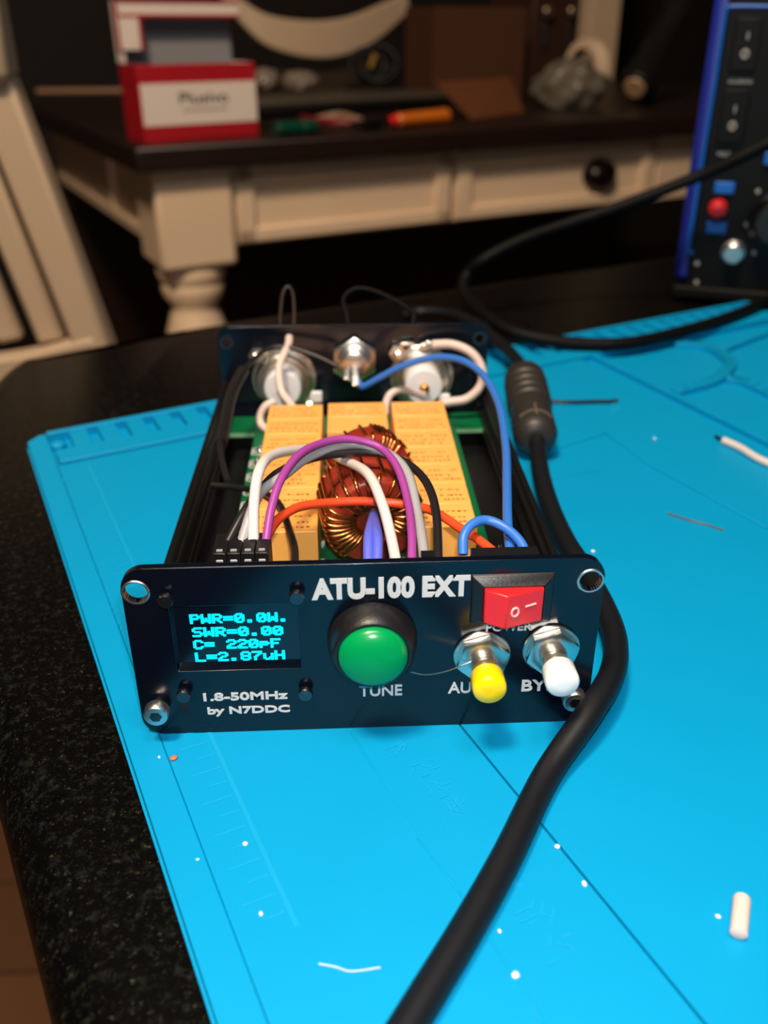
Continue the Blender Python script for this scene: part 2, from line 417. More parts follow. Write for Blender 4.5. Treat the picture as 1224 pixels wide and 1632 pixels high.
# lower half of the extruded case: floor, two walls with grooved inner faces
cs = MB(); WT = .0245; XO = .0522
prof = [(-XO, .0015), (XO, .0015), (XO, WT), (XO-.0016, WT), (XO-.0016, .0215), (XO-.0026, .0215), (XO-.0026, .0195), (XO-.0016, .0195), (XO-.0016, .0155),
        (XO-.0036, .0155), (XO-.0036, .0138), (XO-.0016, .0138), (XO-.0016, .0118), (XO-.0036, .0118), (XO-.0036, .0095), (XO-.0016, .0095), (XO-.0016, .0035)]
prof = prof + [(-x, z) for x, z in prof[::-1] if z > .0016]
cs.prism([(x, PT, z) for x, z in prof], (0, D-2*PT, 0))
cs.build('case_tray', m_case, tuner, .0002)
MB().span((-.0475, .004, .0036), (.0475, D-.004, .0042)).build('case_floor_liner', m_case, tuner)

# lettering on the panel
def ptext(t, name, x0, z0, x1, z1, bold=.0, mt=None): return fit_text(t, name, mt or m_print, tuner, (x0, -.00005, z0), (1, 0, 0), (0, 0, 1), x1-x0, z1-z0, .0002, bold)
ptext('ATU-100 EXT', 'title_lettering', -.0118, .0371, .0231, .0427, .05)
ptext('TUNE', 'tune_lettering', -.0018, .0097, .0083, .0129, .02)
ptext('AUTO', 'auto_lettering', .0191, .0098, .0303, .0131, .02)
ptext('BYP', 'bypass_lettering', .0365, .0098, .0448, .0131, .02)
ptext('POWER', 'power_lettering', .0272, .0274, .0377, .0296, .02)
ptext('1.8-50MHz', 'range_lettering', -.0381, .0097, -.0185, .0120, .03)
ptext('by N7DDC', 'call_sign_lettering', -.0375, .0051, -.0182, .0078, .03)

# display: glass behind the opening, board behind the glass, lit characters
disp = MB().span((-.0445, PT-.0002, .0165), (-.0138, PT+.0014, .0375)).build('display', m_glass, tuner)
FONT = {'P': "11110 10001 10001 11110 10000 10000 10000", 'W': "10001 10001 10001 10101 10101 11011 10001", 'R': "11110 10001 10001 11110 10100 10010 10001",
        '=': "00000 00000 11111 00000 11111 00000 00000", '0': "01110 10001 10011 10101 11001 10001 01110", '.': "00000 00000 00000 00000 00000 01100 01100",
        'S': "01111 10000 10000 01110 00001 00001 11110", 'C': "01110 10001 10000 10000 10000 10001 01110", '2': "01110 10001 00001 00110 01000 10000 11111",
        'p': "00000 00000 11110 10001 11110 10000 10000", 'F': "11111 10000 10000 11110 10000 10000 10000", 'L': "10000 10000 10000 10000 10000 10000 11111",
        '8': "01110 10001 10001 01110 10001 10001 01110", '7': "11111 00001 00010 00100 01000 01000 01000", 'u': "00000 00000 10001 10001 10001 10011 01101",
        'H': "10001 10001 10001 11111 10001 10001 10001", ' ': "00000 00000 00000 00000 00000 00000 00000"}
lines = ["PWR=0.0W.", "SWR=0.00", "C= 220pF", "L=2.87uH"]
def oled_line(row, txt):
    mb = MB(); y = PT-.00035
    A = Yp(*OL[row][0], y); B = Yp(*OL[row][1], y)
    n = len(txt)*6-1; px = (B.x-A.x)/n; pz = .00031
    for i, ch_ in enumerate(txt):
        for r, bits in enumerate(FONT[ch_].split()):
            for c, b in enumerate(bits):
                if b == '1':
                    x = A.x+(i*6+c)*px; z = A.z+(B.z-A.z)*((i*6+c)/n)-(r+1)*pz*1.12
                    mb.span((x-px*.30, y, z-pz*.15), (x+px*1.25, y+.0002, z+pz*1.18))
    mb.build('character_row', m_oled, disp)
OL = [((302, 980), (459, 976)), ((306, 1001), (450, 998)), ((308, 1021), (446, 1018)), ((311, 1041), (453, 1037))]
for i, t in enumerate(lines): oled_line(i, t)
# small black hex socket screws that hold the display
def cap_screw(x, z, y0, ln, rs, rh, hh, mt, part='socket_screw'):
    a = MB().lathe([(rs, 0), (rs, ln)], (x, y0, z), (0, -1, 0), 20)
    ro = rh; prof = [(rs, ln), (ro*.94, ln), (ro, ln+.0003), (ro, ln+hh-.0004), (ro*.9, ln+hh), (ro*.55, ln+hh)]
    a.lathe(prof, (x, y0, z), (0, -1, 0), 24)
    s_ = a.build(part, mt, tuner)
    MB().lathe([(ro*.52, -.0002), (ro*.52, .00006)], (x, y0-ln-hh, z), (0, -1, 0), 6).build('hex_socket', m_dsteel, s_)
for (px, py) in ((264, 957), (473, 951), (293, 1108), (487, 1105)):
    p = Yp(px, py, -.0015); cap_screw(p.x, p.z, .001, .0018, .0008, .0017, .0016, m_dsteel)
for (px, py) in ((248, 1143), (917, 1121)):
    p = Yp(px, py, -.0042); cap_screw(p.x, p.z, .001, .0022, .0015, .0028, .0030, m_steel, 'corner_screw')

# green tune button
bx, bz = .0014, .0262
tb_ = MB().lathe([(.0098, 0), (.0102, .0006), (.0100, .0022), (.0091, .0058), (.0085, .0064), (.0079, .0064), (.0078, .0052)], (bx, 0, bz), (0, -1, 0), 48).build('tune_button', m_blackpl, tuner)
MB().lathe([(.0077, .0045), (.0077, .0066)]+[(.0077*math.cos(a), .0066+.0034*math.sin(a)) for a in [math.radians(d) for d in range(8, 91, 9)]], (bx, 0, bz), (0, -1, 0), 48).build('button_cap', m_green, tb_, angle=60)
# two small push buttons with hex nuts
def push(x, z, capm, lab):
    b = MB().lathe([(.0030, 0), (.0030, .0048), (.0026, .0052), (.0026, .0056), (.0030, .0060)] , (x, 0, z), (0, -1, 0), 28)
    for k in range(5): b.ring(.0032, .0028, .0004, (x, -.0012-.0009*k, z), (0, -1, 0), 28)
    b = b.build('push_button', m_nickel, tuner)
    MB().ring(.0066, .003, .0008, (x, 0, z), (0, -1, 0), 40, .0002).build('washer', m_nickel, b)
    MB().lathe([(.0058, .0008), (.0062, .0010), (.0062, .0028), (.0057, .0031), (.0034, .0031)], (x, 0, z), (0, -1, 0), 6, 0.3).build('hex_nut', m_nickel, b)
    MB().lathe([(.0019, .005), (.0019, .0086)], (x, 0, z), (0, -1, 0), 24).build('plunger', m_nickel, b)
    c = MB().lathe([(.0034, .0078), (.0037, .0082), (.0038, .0120), (.0037, .0128), (.0032, .0134), (.0012, .0136), (0, .0136)], (x, 0, z), (0, -1, 0), 36).build('button_cap', capm, b, angle=50); c['label'] = lab
push(.0266, .0210, m_yellow, 'yellow button cap'); push(.0425, .0222, m_white, 'white button cap')
# power rocker
sw = MB(); x0, x1, z0, z1 = .0233, .0418, .0299, .0427
ix0, ix1, iz0, iz1 = x0+.0025, x1-.0025, z0+.0016, z1-.0022
sw.add([(x0, 0, z0), (x1, 0, z0), (x1, 0, z1), (x0, 0, z1), (x0+.0003, -.0008, z0+.0003), (x1-.0003, -.0008, z0+.0003), (x1-.0003, -.0008, z1-.0003), (x0+.0003, -.0008, z1-.0003),
        (ix0, -.0022, iz0), (ix1, -.0022, iz0), (ix1, -.0022, iz1), (ix0, -.0022, iz1), (ix0, -.0004, iz0), (ix1, -.0004, iz0), (ix1, -.0004, iz1), (ix0, -.0004, iz1)],
       [(i+j*4, (i+1) % 4+j*4, (i+1) % 4+(j+1)*4, i+(j+1)*4) for j in range(3) for i in range(4)]+[(12, 13, 14, 15)])
sw = sw.build('power_switch', m_blackpl, tuner, .0002)
rx = [(ix0+.0002, -.0008), (ix0+.0002, -.0030), (ix0+.0046, -.0056), (ix1-.0002, -.0026), (ix1-.0002, -.0008)]
rk_ = MB().prism([(x, y, iz0+.0002) for x, y in rx], (0, 0, iz1-iz0-.0004)).build('rocker', m_red, sw, .0003)
# symbols on the right-hand facet
P0, P1 = V((ix0+.0046, -.0056, 0)), V((ix1-.0002, -.0026, 0)); fd = (P1-P0).normalized(); fn = V((fd.y, -fd.x, 0))
if fn.y > 0: fn = -fn
zc = (iz0+iz1)/2-.0002
c0 = P0+fd*.0022+V((0, 0, zc))+fn*.00005
MB().tube([c0+fd*(.00085*math.cos(t))+V((0, 0, .0011*math.sin(t))) for t in [2*math.pi*j/20 for j in range(20)]], .00025, 6, 0, True).build('off_symbol', mat('pink_print', rgb(250, 190, 190), .5), rk_)
c1 = P0+fd*.0047+V((0, 0, zc+.0008)); c2 = P0+fd*.0073+V((0, 0, zc+.0010))
MB().tube([c1, c2], .00025, 6, 0).build('on_symbol', MATS['pink_print'], rk_)
MB().span((x0+.0015, PT, z0+.001), (x1-.0015, .013, z1-.001)).build('switch_body', m_blackpl, sw)
for dx in (.004, .0095, .014):
    MB().span((x0+dx-.0004, .012, z0+.004), (x0+dx+.0004, .019, z0+.009)).build('solder_tag', m_brass, sw)

# circuit board: narrow board between the relays, wide strip at the back
PZ = .0120
pc = MB(); po = [(-.0385, .030), (.0383, .030), (.0383, .153), (.0492, .153), (.0492, .1695), (-.0495, .1695), (-.0495, .153), (-.0385, .153)]
pcb = MB().prism([(x, y, PZ-.0016) for x, y in po], (0, 0, .0016)).build('circuit_board', m_pcb, tuner)
MB().span((-.0495, .1526, PZ-.0015), (-.0388, .1529, PZ-.0001)).build('board_edge', m_pcbedge, pcb)
MB().span((.0386, .1526, PZ-.0015), (.0492, .1529, PZ-.0001)).build('board_edge', m_pcbedge, pcb)
for k in range(9):
    y = .050+k*.0107
    pd = MB().ring(.0016, .0011, .0001, (-.0362, y, PZ), (0, 0, 1), 4); pd.span((-.0383, y-.003, PZ), (-.0378, y+.003, PZ+.0001)); pd.span((-.0383, y-.003, PZ), (-.0345, y-.0026, PZ+.0001)); pd.span((-.0383, y+.0026, PZ), (-.0345, y+.003, PZ+.0001))
    pd.build('silkscreen_mark', m_print, pcb)
    MB().lathe([(.0015, 0), (.0013, .0008), (.0005, .0018), (.0002, .0025)], (-.0352, y, PZ), (0, 0, 1), 14).build('solder_joint', m_solder, pcb)
for x in (-.0112, .0122):
    for k in range(8):
        y = .056+k*.0125
        MB().box((x, y, PZ+.0006), (.0011, .0022, .0012)).build('chip_resistor', m_print if k % 3 == 0 else m_solder, pcb, .0001)

# relays
RP = (.1468-.0514)/7; RH = .0140
def relay(x0, x1, y0, y1, zt, marks=True):
    r = MB().span((x0, y0+.00015, PZ), (x1, y1-.00015, zt)).build('relay', m_relay, tuner, .0003)
    if marks:
        pr = MB(); rnd = random.Random(int(y0*1e5)+int(x0*1e4))
        for row, ln in ((.66, .88), (.40, .86), (.2, .9)):
            x = x0+.0016
            while x < x0+(x1-x0)*ln:
                wd = rnd.uniform(.0004, .0011)
                if rnd.random() < .72: pr.span((x, y0+(y1-y0)*row-.00055*rnd.uniform(.4, 1), zt+.00001), (x+wd, y0+(y1-y0)*row+.00045*rnd.uniform(.3, 1), zt+.00006))
                x += wd+rnd.uniform(.00025, .0007)
        pr.build('printed_marking', m_rprint, r)
ZR = PZ+RH
for k in range(7):
    relay(-.0316, -.0121, .0514-.001+k*RP, .0514-.001+(k+1)*RP, ZR)
    relay(.0130, .0324, .0514+k*RP, .0514+(k+1)*RP, ZR)
for k in (5, 6):
    relay(-.0102, .0110, .0514+k*RP, .0514+(k+1)*RP, ZR, k == 6)

# toroid inductors
def toroid(c, axis, ro, ri, th, turns, wr, up=V((0, 0, 1)), name='toroid_inductor'):
    a = V(axis).normalized(); x = up.cross(a).normalized(); y = a.cross(x); c = V(c)
    core = MB(); N = 56; e = .0018
    prof = []
    for (cr, chh, a0) in ((ro-e, th/2-e, 0), (ri+e, th/2-e, 90), (ri+e, -th/2+e, 180), (ro-e, -th/2+e, 270)):
        for j in range(5):
            q = math.radians(a0+90*j/4); prof.append((cr+e*math.cos(q), chh+e*math.sin(q)))
    if th > .014: prof += [(ro-.0002, -.0012), (ro-.0011, -.0003), (ro-.0011, .0003), (ro-.0002, .0012)]   # two cores stacked
    vs = []; fs = []; P = len(prof)
    for k in range(N):
        t = 2*math.pi*k/N; d = x*math.cos(t)+y*math.sin(t)
        for r, h in prof: vs.append(c+d*r+a*h)
    for k in range(N):
        for j in range(P): fs.append((k*P+j, k*P+(j+1) % P, ((k+1) % N)*P+(j+1) % P, ((k+1) % N)*P+j))
    core = core.add(vs, fs).build(name, m_core, tuner, angle=60)
    wd = MB()
    for t0, lean in turns:
        t0 = math.radians(t0); pts = []
        loop = []
        for (cr, chh, a0) in ((ro-e, th/2-e, 0), (ri+e, th/2-e, 90), (ri+e, -th/2+e, 180), (ro-e, -th/2+e, 270)):
            for j in range(3):
                q = math.radians(a0+90*j/2); loop.append((cr+(e+wr)*math.cos(q), chh+(e+wr)*math.sin(q)))
        for j, (r, h) in enumerate(loop+[loop[0]]):
            t = t0+math.radians(lean)*(j/len(loop)); pts.append(c+(x*math.cos(t)+y*math.sin(t))*r+a*h)
        wd.tube(pts, wr, 7, 2)
    wd.build('copper_winding', m_copper, core, angle=60)
    return core
ax = V((.14, -.97, .0))
turns = [(d, 13) for d in range(-10, 80, 15)] + [(d, 15) for d in range(84, 152, 14)] + [(d, 6) for d in (158, 168, 177, 185, 193, 201, 209, 217, 225)] + [(-18, 8), (-30, 8)]
toroid((.0026, .0580, .0292), ax, .0132, .0060, .0185, turns, .00058)
toroid((.0030, .0850, .0282), V((.25, -.95, .05)), .0125, .0062, .0105, [(d, 9) for d in range(0, 360, 22)]+[(60, 9), (66, 9), (72, 9), (54, 9)], .0005)

# sockets on the back panel
def so239(x, z):
    f = MB().ring(.0128, .0062, .0012, (x, D-PT, z), (0, -1, 0), 40, .0002)
    b = f.build('coax_socket', m_nickel, tuner)
    MB().lathe([(.0112, .0012), (.0112, .0050), (.0104, .0056), (.0092, .0056), (.0088, .0066)], (x, D-PT, z), (0, -1, 0), 36).build('socket_shell', m_nickel, b)
    MB().lathe([(.0066, .0060), (.0072, .0066), (.0072, .0125), (.0067, .0132), (.0030, .0134)], (x, D-PT, z), (0, -1, 0), 36).build('insulator', m_ptfe, b)
    MB().lathe([(.0019, .0130), (.0019, .0165), (.0013, .0170)], (x, D-PT, z), (0, -1, 0), 20).build('centre_pin', m_brass, b)
    MB().lathe([(.0078, -PT), (.0078, -.012), (.006, -.0125)], (x, D-PT, z), (0, -1, 0), 32).build('outer_thread', m_nickel, b)
    for (dx, dz) in ((-.0098, .0105), (.0098, -.0098)):
        q = MB().lathe([(.0034, 0), (.0034, .0026), (.0019, .0027), (.0019, .0050), (.0012, .0056)], (x+dx, D-PT-.0012, z+dz), (0, -1, 0), 6).build('flange_nut', m_nickel, b)
so239(-.0280, .0250); so239(.0268, .0250)
bn = MB().lathe([(.0094, 0), (.0094, .0030), (.0082, .0034)], (.0001, D-PT, .0325), (0, -1, 0), 6, .5).build('dc_socket', m_nickel, tuner)
MB().lathe([(.0072, .002), (.0072, .0060), (.0060, .0064), (.0060, .0095), (.0048, .0100)], (.0001, D-PT, .0325), (0, -1, 0), 28).build('threaded_barrel', m_nickel, bn)
MB().lathe([(.0060, 0), (.0060, -.006-PT), (.0050, -.007-PT)], (.0001, D-PT, .0330), (0, -1, 0), 28).build('outer_barrel', m_nickel, bn)
MB().span((-.0012, D-.024, .0290), (.0016, D-.0125, .0300)).build('solder_lug', m_solder, bn, .0003)
MB().span((-.0045, D-.021, .0305), (-.0020, D-.0125, .0315)).build('solder_lug', m_solder, bn, .0003)
for (px, py) in ((505, 632), (708, 636)):
    p = Yp(px, py, .166); MB().box(p, (.0042, .0022, .0042)).build('terminal_post', m_ptfe, tuner, .0004)

# plug housings and pin headers just behind the front panel
def housing(px0, px1, y0, y1, z0, z1, n):
    a = Yp(px0, 905, y0).x; b = Yp(px1, 905, y0).x
    h = MB(); stp = (b-a)/n
    for k in range(n): h.span((a+stp*k+.0001, y0, z0), (a+stp*(k+1)-.0001, y1, z1))
    h = h.build('plug_housing', m_blackpl, tuner, .0002)
    for k in range(n):
        MB().box((a+stp*(k+.5), y0+.0012, z1+.0001), (.0014, .0006, .0004)).build('crimp_contact', m_wgrey, h)
        MB().box((a+stp*(k+.5), y0-.0001, z1-.0022), (.0016, .0004, .0012)).build('crimp_contact', m_wgrey, h, .0002)
housing(340, 430, .012, .0215, .026, .0424, 4)
MB().span((-.046, .004, .017), (-.012, .0056, .044)).build('display_board', m_blackpl, tuner)
MB().span((.0128, .006, .036), (.0158, .0085, .0440)).build('pin_header', m_blackpl, tuner)

# wires
def wire(name, mt, r, pts, parent=tuner):
    return MB().tube(pts, r, 10, 8).build(name, mt, parent, angle=70)
def wy(*pp): return [Yp(px, py, y) for px, py, y in pp]
wire('white_wire', m_wwhite, .00135, wy((404, 862, .0185), (405, 800, .026), (414, 748, .033), (438, 724, .046), (490, 716, .062), (520, 719, .066), (545, 732, .060), (585, 754, .042), (608, 800, .030), (622, 850, .022), (633, 905, .012)))
wire('purple_wire', m_wpurple, .00108, wy((424, 862, .0185), (433, 808, .026), (450, 760, .034), (480, 722, .044), (520, 704, .052), (560, 700, .055), (605, 713, .054), (633, 745, .046), (650, 800, .034), (656, 850, .022), (656, 905, .012)))
wire('grey_wire', m_wgrey, .0013, wy((385, 866, .0185), (402, 812, .026), (418, 782, .034), (452, 758, .040), (491, 729, .048), (540, 711, .055), (577, 709, .056), (622, 725, .053), (650, 756, .045), (664, 812, .033), (672, 856, .022), (678, 905, .012)))
wire('black_wire', m_wblack, .0011, wy((362, 866, .0185), (390, 815, .026), (412, 785, .034), (445, 752, .042), (500, 730, .050), (560, 722, .054), (605, 723, .055), (642, 735, .052), (668, 754, .046), (686, 782, .038), (696, 825, .028), (699, 905, .012)))
wire('black_wire', m_wblack, .0010, [Yp(338, 773, .085), Yp(370, 776, .082), Yp(402, 781, .076), Yp(430, 790, .068), Yp(448, 808, .058), Yp(460, 842, .044), Yp(469, 872, .032), Yp(470, 905, .020)])
wire('white_wire', m_wwhite, .0007, wy((355, 864, .0200), (366, 853, .022), (379, 840, .026), (388, 822, .030), (392, 812, .034)))
wire('orange_wire', m_worange, .0012, wy((424, 856, .020), (442, 829, .028), (467, 812, .034), (491, 805, .038), (530, 801, .042), (580, 799, .044), (635, 803, .044), (680, 811, .040), (705, 823, .035), (735, 843, .029), (762, 860, .023), (790, 882, .017)))
wire('blue_wire', m_wblue, .00125, [Yp(571, 608, .160), Yp(578, 616, .158), Yp(605, 602, .155), Yp(640, 584, .152), Yp(690, 570, .148), Yp(735, 574, .140), Yp(770, 598, .128), Yp(795, 645, .106), Yp(806, 710, .078), Yp(808, 775, .052), Yp(809, 830, .032), Yp(814, 886, .016)])
wire('blue_wire', m_wblue, .0012, wy((738, 884, .016), (739, 856, .019), (752, 836, .022), (776, 829, .024), (805, 841, .022), (828, 862, .018), (840, 886, .014)))
wire('violet_wire', m_wviolet, .0013, wy((587, 905, .018), (587, 860, .026), (591, 838, .034), (595, 824, .042), (596, 818, .050)))
wire('violet_wire', m_wviolet, .0013, wy((601, 905, .018), (602, 860, .026), (599, 838, .034), (596, 824, .043), (596, 817, .052)))
wire('pink_wire', m_wpink, .0015, [Yp(461, 538, .1765), Yp(460, 548, .172), Yp(454, 562, .166), Yp(446, 581, .162), Yp(445, 603, .158), Yp(450, 626, .154), Yp(462, 642, .150), Yp(470, 655, .146)])
wire('pink_wire', m_wpink, .0015, [Yp(438, 640, .158), Yp(424, 647, .157), Yp(415, 662, .156), Yp(416, 676, .154), Yp(425, 684, .151), Yp(432, 688, .150)])
wire('pink_wire', m_wpink, .0017, [Yp(690, 549, .172), Yp(720, 549, .170), Yp(748, 560, .167), Yp(765, 580, .165), Yp(769, 603, .163), Yp(762, 621, .162), Yp(743, 636, .162), Yp(720, 640, .162), Yp(706, 642, .162)])
wire('pink_wire', m_wpink, .0015, [Yp(677, 631, .158), Yp(658, 625, .158), Yp(637, 621, .156), Yp(622, 629, .154), Yp(615, 645, .152), Yp(614, 660, .150)])
wire('black_wire', m_wblack, .0010, [Yp(538, 584, .162), Yp(506, 569, .165), Yp(468, 556, .168), Yp(434, 554, .168), Yp(407, 570, .162), Yp(382, 598, .152), Yp(369, 627, .142), Yp(359, 672, .125), Yp(351, 705, .112), Yp(353, 732, .102), Yp(362, 768, .088)])
MB().tube([Yp(388, 590, .154), Yp(370, 626, .142), Yp(360, 670, .126), Yp(353, 706, .113)], .0021, 12, 6).build('heat_shrink_sleeve', m_wblack, tuner)
for (px, py) in ((684, 548), (676, 552)):
    MB().box(Yp(px, py, .173), (.0034, .003, .0030)).build('crimp_lug', m_solder, tuner, .0006)
MB().box(Yp(650, 548, .1745), (.0058, .002, .0014)).build('ring_tag', m_solder, tuner, .0003)
wire('thin_wire_loop', mat('dark_brown_wire', rgb(44, 28, 20), .5), .0007, [Yp(466, 540, .1815), Yp(469, 505, .186), Yp(467, 470, .190), Yp(460, 457, .191), Yp(451, 467, .190), Yp(447, 500, .187), Yp(446, 530, .184)])
wire('thin_wire_loop', m_bgcable, .0009, [Yp(640, 545, .186), Yp(660, 508, .190), Yp(645, 488, .196), Yp(600, 465, .204), Yp(568, 460, .206), Yp(548, 475, .203), Yp(552, 500, .196), Yp(560, 540, .187)])
wire('fine_strand', m_solder, .00015, [Yp(655, 1071, -.008), Yp(680, 1075, -.0075), Yp(710, 1070, -.006), Yp(738, 1060, -.004), Yp(752, 1054, -.0034)])

# ------------------------------------------------------------------ thick cables
CR = .0032
pc = thing('power_cable', 'thick black cable with ferrite bead running past the right side of the tuner', 'cable', Zp(800, 1300, 0))
cpts = [Zp(610, 1700, CR), Zp(668, 1605, CR), Zp(744, 1480, CR), Zp(808, 1365, CR), Zp(872, 1235, CR), Zp(940, 1135, .0085), Zp(975, 1075, .0092), Zp(981, 1025, .0085), Zp(966, 975, .008), Zp(935, 915, .008), Zp(903, 865, .008), Zp(878, 810, .008), Zp(862, 755, .009), Zp(856, 705, .0095)]
cpts[0].z = CR
MB().tube(cpts, CR, 16, 8).build('cord', m_blackrub, pc, angle=70)
FA, FB = Zp(855, 703, .0095), Zp(835, 600, .0140)
fd_ = (FB-FA); FL = fd_.length; fa = fd_.normalized(); fr = .0086
prof = [(.0036, 0), (.0060, .0006), (.0076, .0026), (fr, .0050)]
for s_ in (.50, .61, .72, .83):      # moulded grip ridges
    prof += [(fr-.0004, FL*s_-.0016), (fr+.0005, FL*s_-.0006), (fr+.0006, FL*s_), (fr+.0003, FL*s_+.0005), (fr-.0004, FL*s_+.0012)]
prof += [(fr+.0002, FL-.0034), (fr-.0004, FL-.0014), (.0070, FL)]
fe = MB().lathe(prof, FA, fa, 40).build('ferrite_bead', mat('scuffed_black_plastic', rgb(44, 41, 39), 0.46, noise=.2, nscale=900), pc, angle=40)
fx = basis(fa)[0]
arc = MB()
UPF = V((0, 0, 1)); UPF = (UPF-fa*UPF.dot(fa)).normalized(); SDF = fa.cross(UPF)
for h0, sp in ((.0066, 1.0), (.0038, .85)):
    arc.tube([FA+fa*(h0+.0028*math.cos(t))+(UPF*math.cos(t*.8)+SDF*math.sin(t*.8))*(fr if h0 > .005 else fr-.0003) for t in [sp*(-1+2*j/12) for j in range(13)]], .00022, 6, 1)
arc.tube([FA+fa*h+UPF*(fr+.00005) for h in (.006, .011, .0155)], .0003, 6, 1)
arc.build('moulding_line', mat('worn_black_plastic', rgb(120, 106, 94), .5), fe)
for s_ in (-1, 1): MB().box(FB+UPF*.0025+SDF*(s_*.0042)-fa*.0006, (.003, .003, .004)).build('clip_tooth', m_blackpl, fe, .0006)
c2 = [Zp(836, 608, .0135), Zp(827, 580, .012), Zp(808, 557, .010), Zp(786, 540, .010), Zp(770, 523, .009), Zp(745, 510, .008), Zp(715, 500, .0065), Zp(670, 497, .005), Zp(640, 505, .004)]
MB().tube(c2, CR*.95, 14, 8).build('cord', m_blackrub, pc, angle=70)
sc_ = thing('station_cable', 'thick black cable looping from the soldering station behind the tuner', 'cable', Zp(1000, 540, 0))
c3 = [Zp(1310, 430, .0045), Zp(1224, 478, .0045), Zp(1160, 506, .0045), Zp(1080, 530, .0045), Zp(1000, 547, .0045), Zp(930, 548, .0045), Zp(868, 541, .006), Zp(815, 528, .008), Zp(776, 505, .010), Zp(748, 478, .012),
      Zp(738, 458, .016), Zp(746, 436, .022)]
q = [(772, 413, .030, .355), (830, 383, .040, .36), (900, 358, .050, .365), (985, 330, .060, .365), (1100, 286, .075, .36), (1180, 250, .085, .35), (1290, 195, .098, .34)]
c3 += [Yp(px, py, y) for px, py, z, y in q]
MB().tube(c3, CR*1.05, 14, 8).build('cord', m_bgcable, sc_, angle=70)

# ------------------------------------------------------------------ scraps on the mat
wl = thing('wire_offcut', 'short black wire offcut with bare tip lying right of the ferrite bead', 'wire offcut', Zp(930, 640, 0))
MB().tube([Zp(872, 639, .001), Zp(910, 641, .001), Zp(950, 640, .001), Zp(973, 640, .001)], .0009, 8, 5).build('insulation', m_wblack, wl)
MB().tube([Zp(973, 640, .001), Zp(984, 639, .001)], .0011, 8, 1).build('tinned_tip', m_solder, wl)
wl = thing('wire_offcut', 'white wire offcut with dark bare end at the mat right edge', 'wire offcut', Zp(1190, 720, 0))
MB().tube([Zp(1153, 702, .0015), Zp(1180, 714, .0015), Zp(1210, 732, .0015), Zp(1250, 748, .0015)], .0015, 10, 5).build('insulation', m_wwhite, wl)
MB().tube([Zp(1140, 695, .001), Zp(1153, 702, .0013)], .0006, 8, 1).build('bare_end', m_dsteel, wl)
o = MB().lathe([(.0010, 0), (.0016, .0003), (.0017, .0080), (.0015, .0086), (.0008, .0086)], Zp(1177, 1490, .0017), Zp(1181, 1448, .0017)-Zp(1177, 1490, .0017), 20).build('insulation_scrap', m_wpink)
tag(o, 'white tube of stripped insulation standing out at lower right of the mat', 'scrap')
o = MB().tube([Zp(1064, 818, .0003), Zp(1095, 828, .0004), Zp(1125, 836, .0003), Zp(1153, 845, .0003)], .0003, 6, 4).build('wire_strand', mat('dull_copper_strand', rgb(120, 100, 96), .4, metal=.5))
tag(o, 'fine brownish wire strand lying on the mat right of the tuner', 'wire strand')
o = MB().tube([Zp(508, 1536, .0003), Zp(535, 1541, .0003), Zp(560, 1548, .0003), Zp(606, 1542, .0003)], .00012, 6, 4).build('wire_strand', m_ptfe)
tag(o, 'fine pale curved hair lying on the mat near the bottom edge', 'wire strand')
def crumb(name, px, py, s, mt, lab):
    bm = bmesh.new(); bmesh.ops.create_icosphere(bm, subdivisions=2, radius=1)
    rnd = random.Random(px); p = Zp(px, py, 0)
    k = V((rnd.uniform(.8, 1.3), rnd.uniform(.6, 1), .55)); a = Matrix.Rotation(rnd.uniform(0, 3), 3, 'Z')
    for v in bm.verts: v.co = a @ V((v.co.x*k.x*s*rnd.uniform(.85, 1.1), v.co.y*k.y*s*rnd.uniform(.85, 1.1), (v.co.z)*k.z*s)) + p + V((0, 0, s*.5))
    me = bpy.data.meshes.new(name); bm.to_mesh(me); bm.free()
    return tag(finish(me, name, mt, None, 0, 60), lab, 'crumb', 'crumbs on the blue mat')
crumb('orange_crumb', 277, 1210, .0008, mat('orange_bit', rgb(206, 110, 72), .5), 'small orange crumb on the mat below the left corner screw')
for (px, py, s, lab) in ((888, 1351, .0009, 'white crumb on the dark seam right of the thick cable'), (931, 1410, .0008, 'white crumb beside the dark seam, next below the first'),
        (821, 1556, .0009, 'white crumb near the bottom edge right of the thick cable'), (391, 1346, .0007, 'white crumb beside the ruler ticks left of centre'),
        (416, 1458, .0008, 'lowest white crumb on the left part of the mat'), (945, 880, .0009, 'white crumb by the tuner right front corner'),
        (1144, 1462, .0007, 'tiny white crumb left of the stripped insulation tube'), (254, 1208, .0006, 'tiny white crumb beside the orange crumb'),
        (315, 1371, .0005, 'tiny white crumb on the left border step of the mat'), (796, 1485, .0005, 'tiny white crumb close beside the thick cable at lower centre'),
        (1043, 700, .0009, 'pale crumb on the mat behind the brownish strand')):
    crumb('white_crumb', px, py, s*.8, m_ptfe, lab)

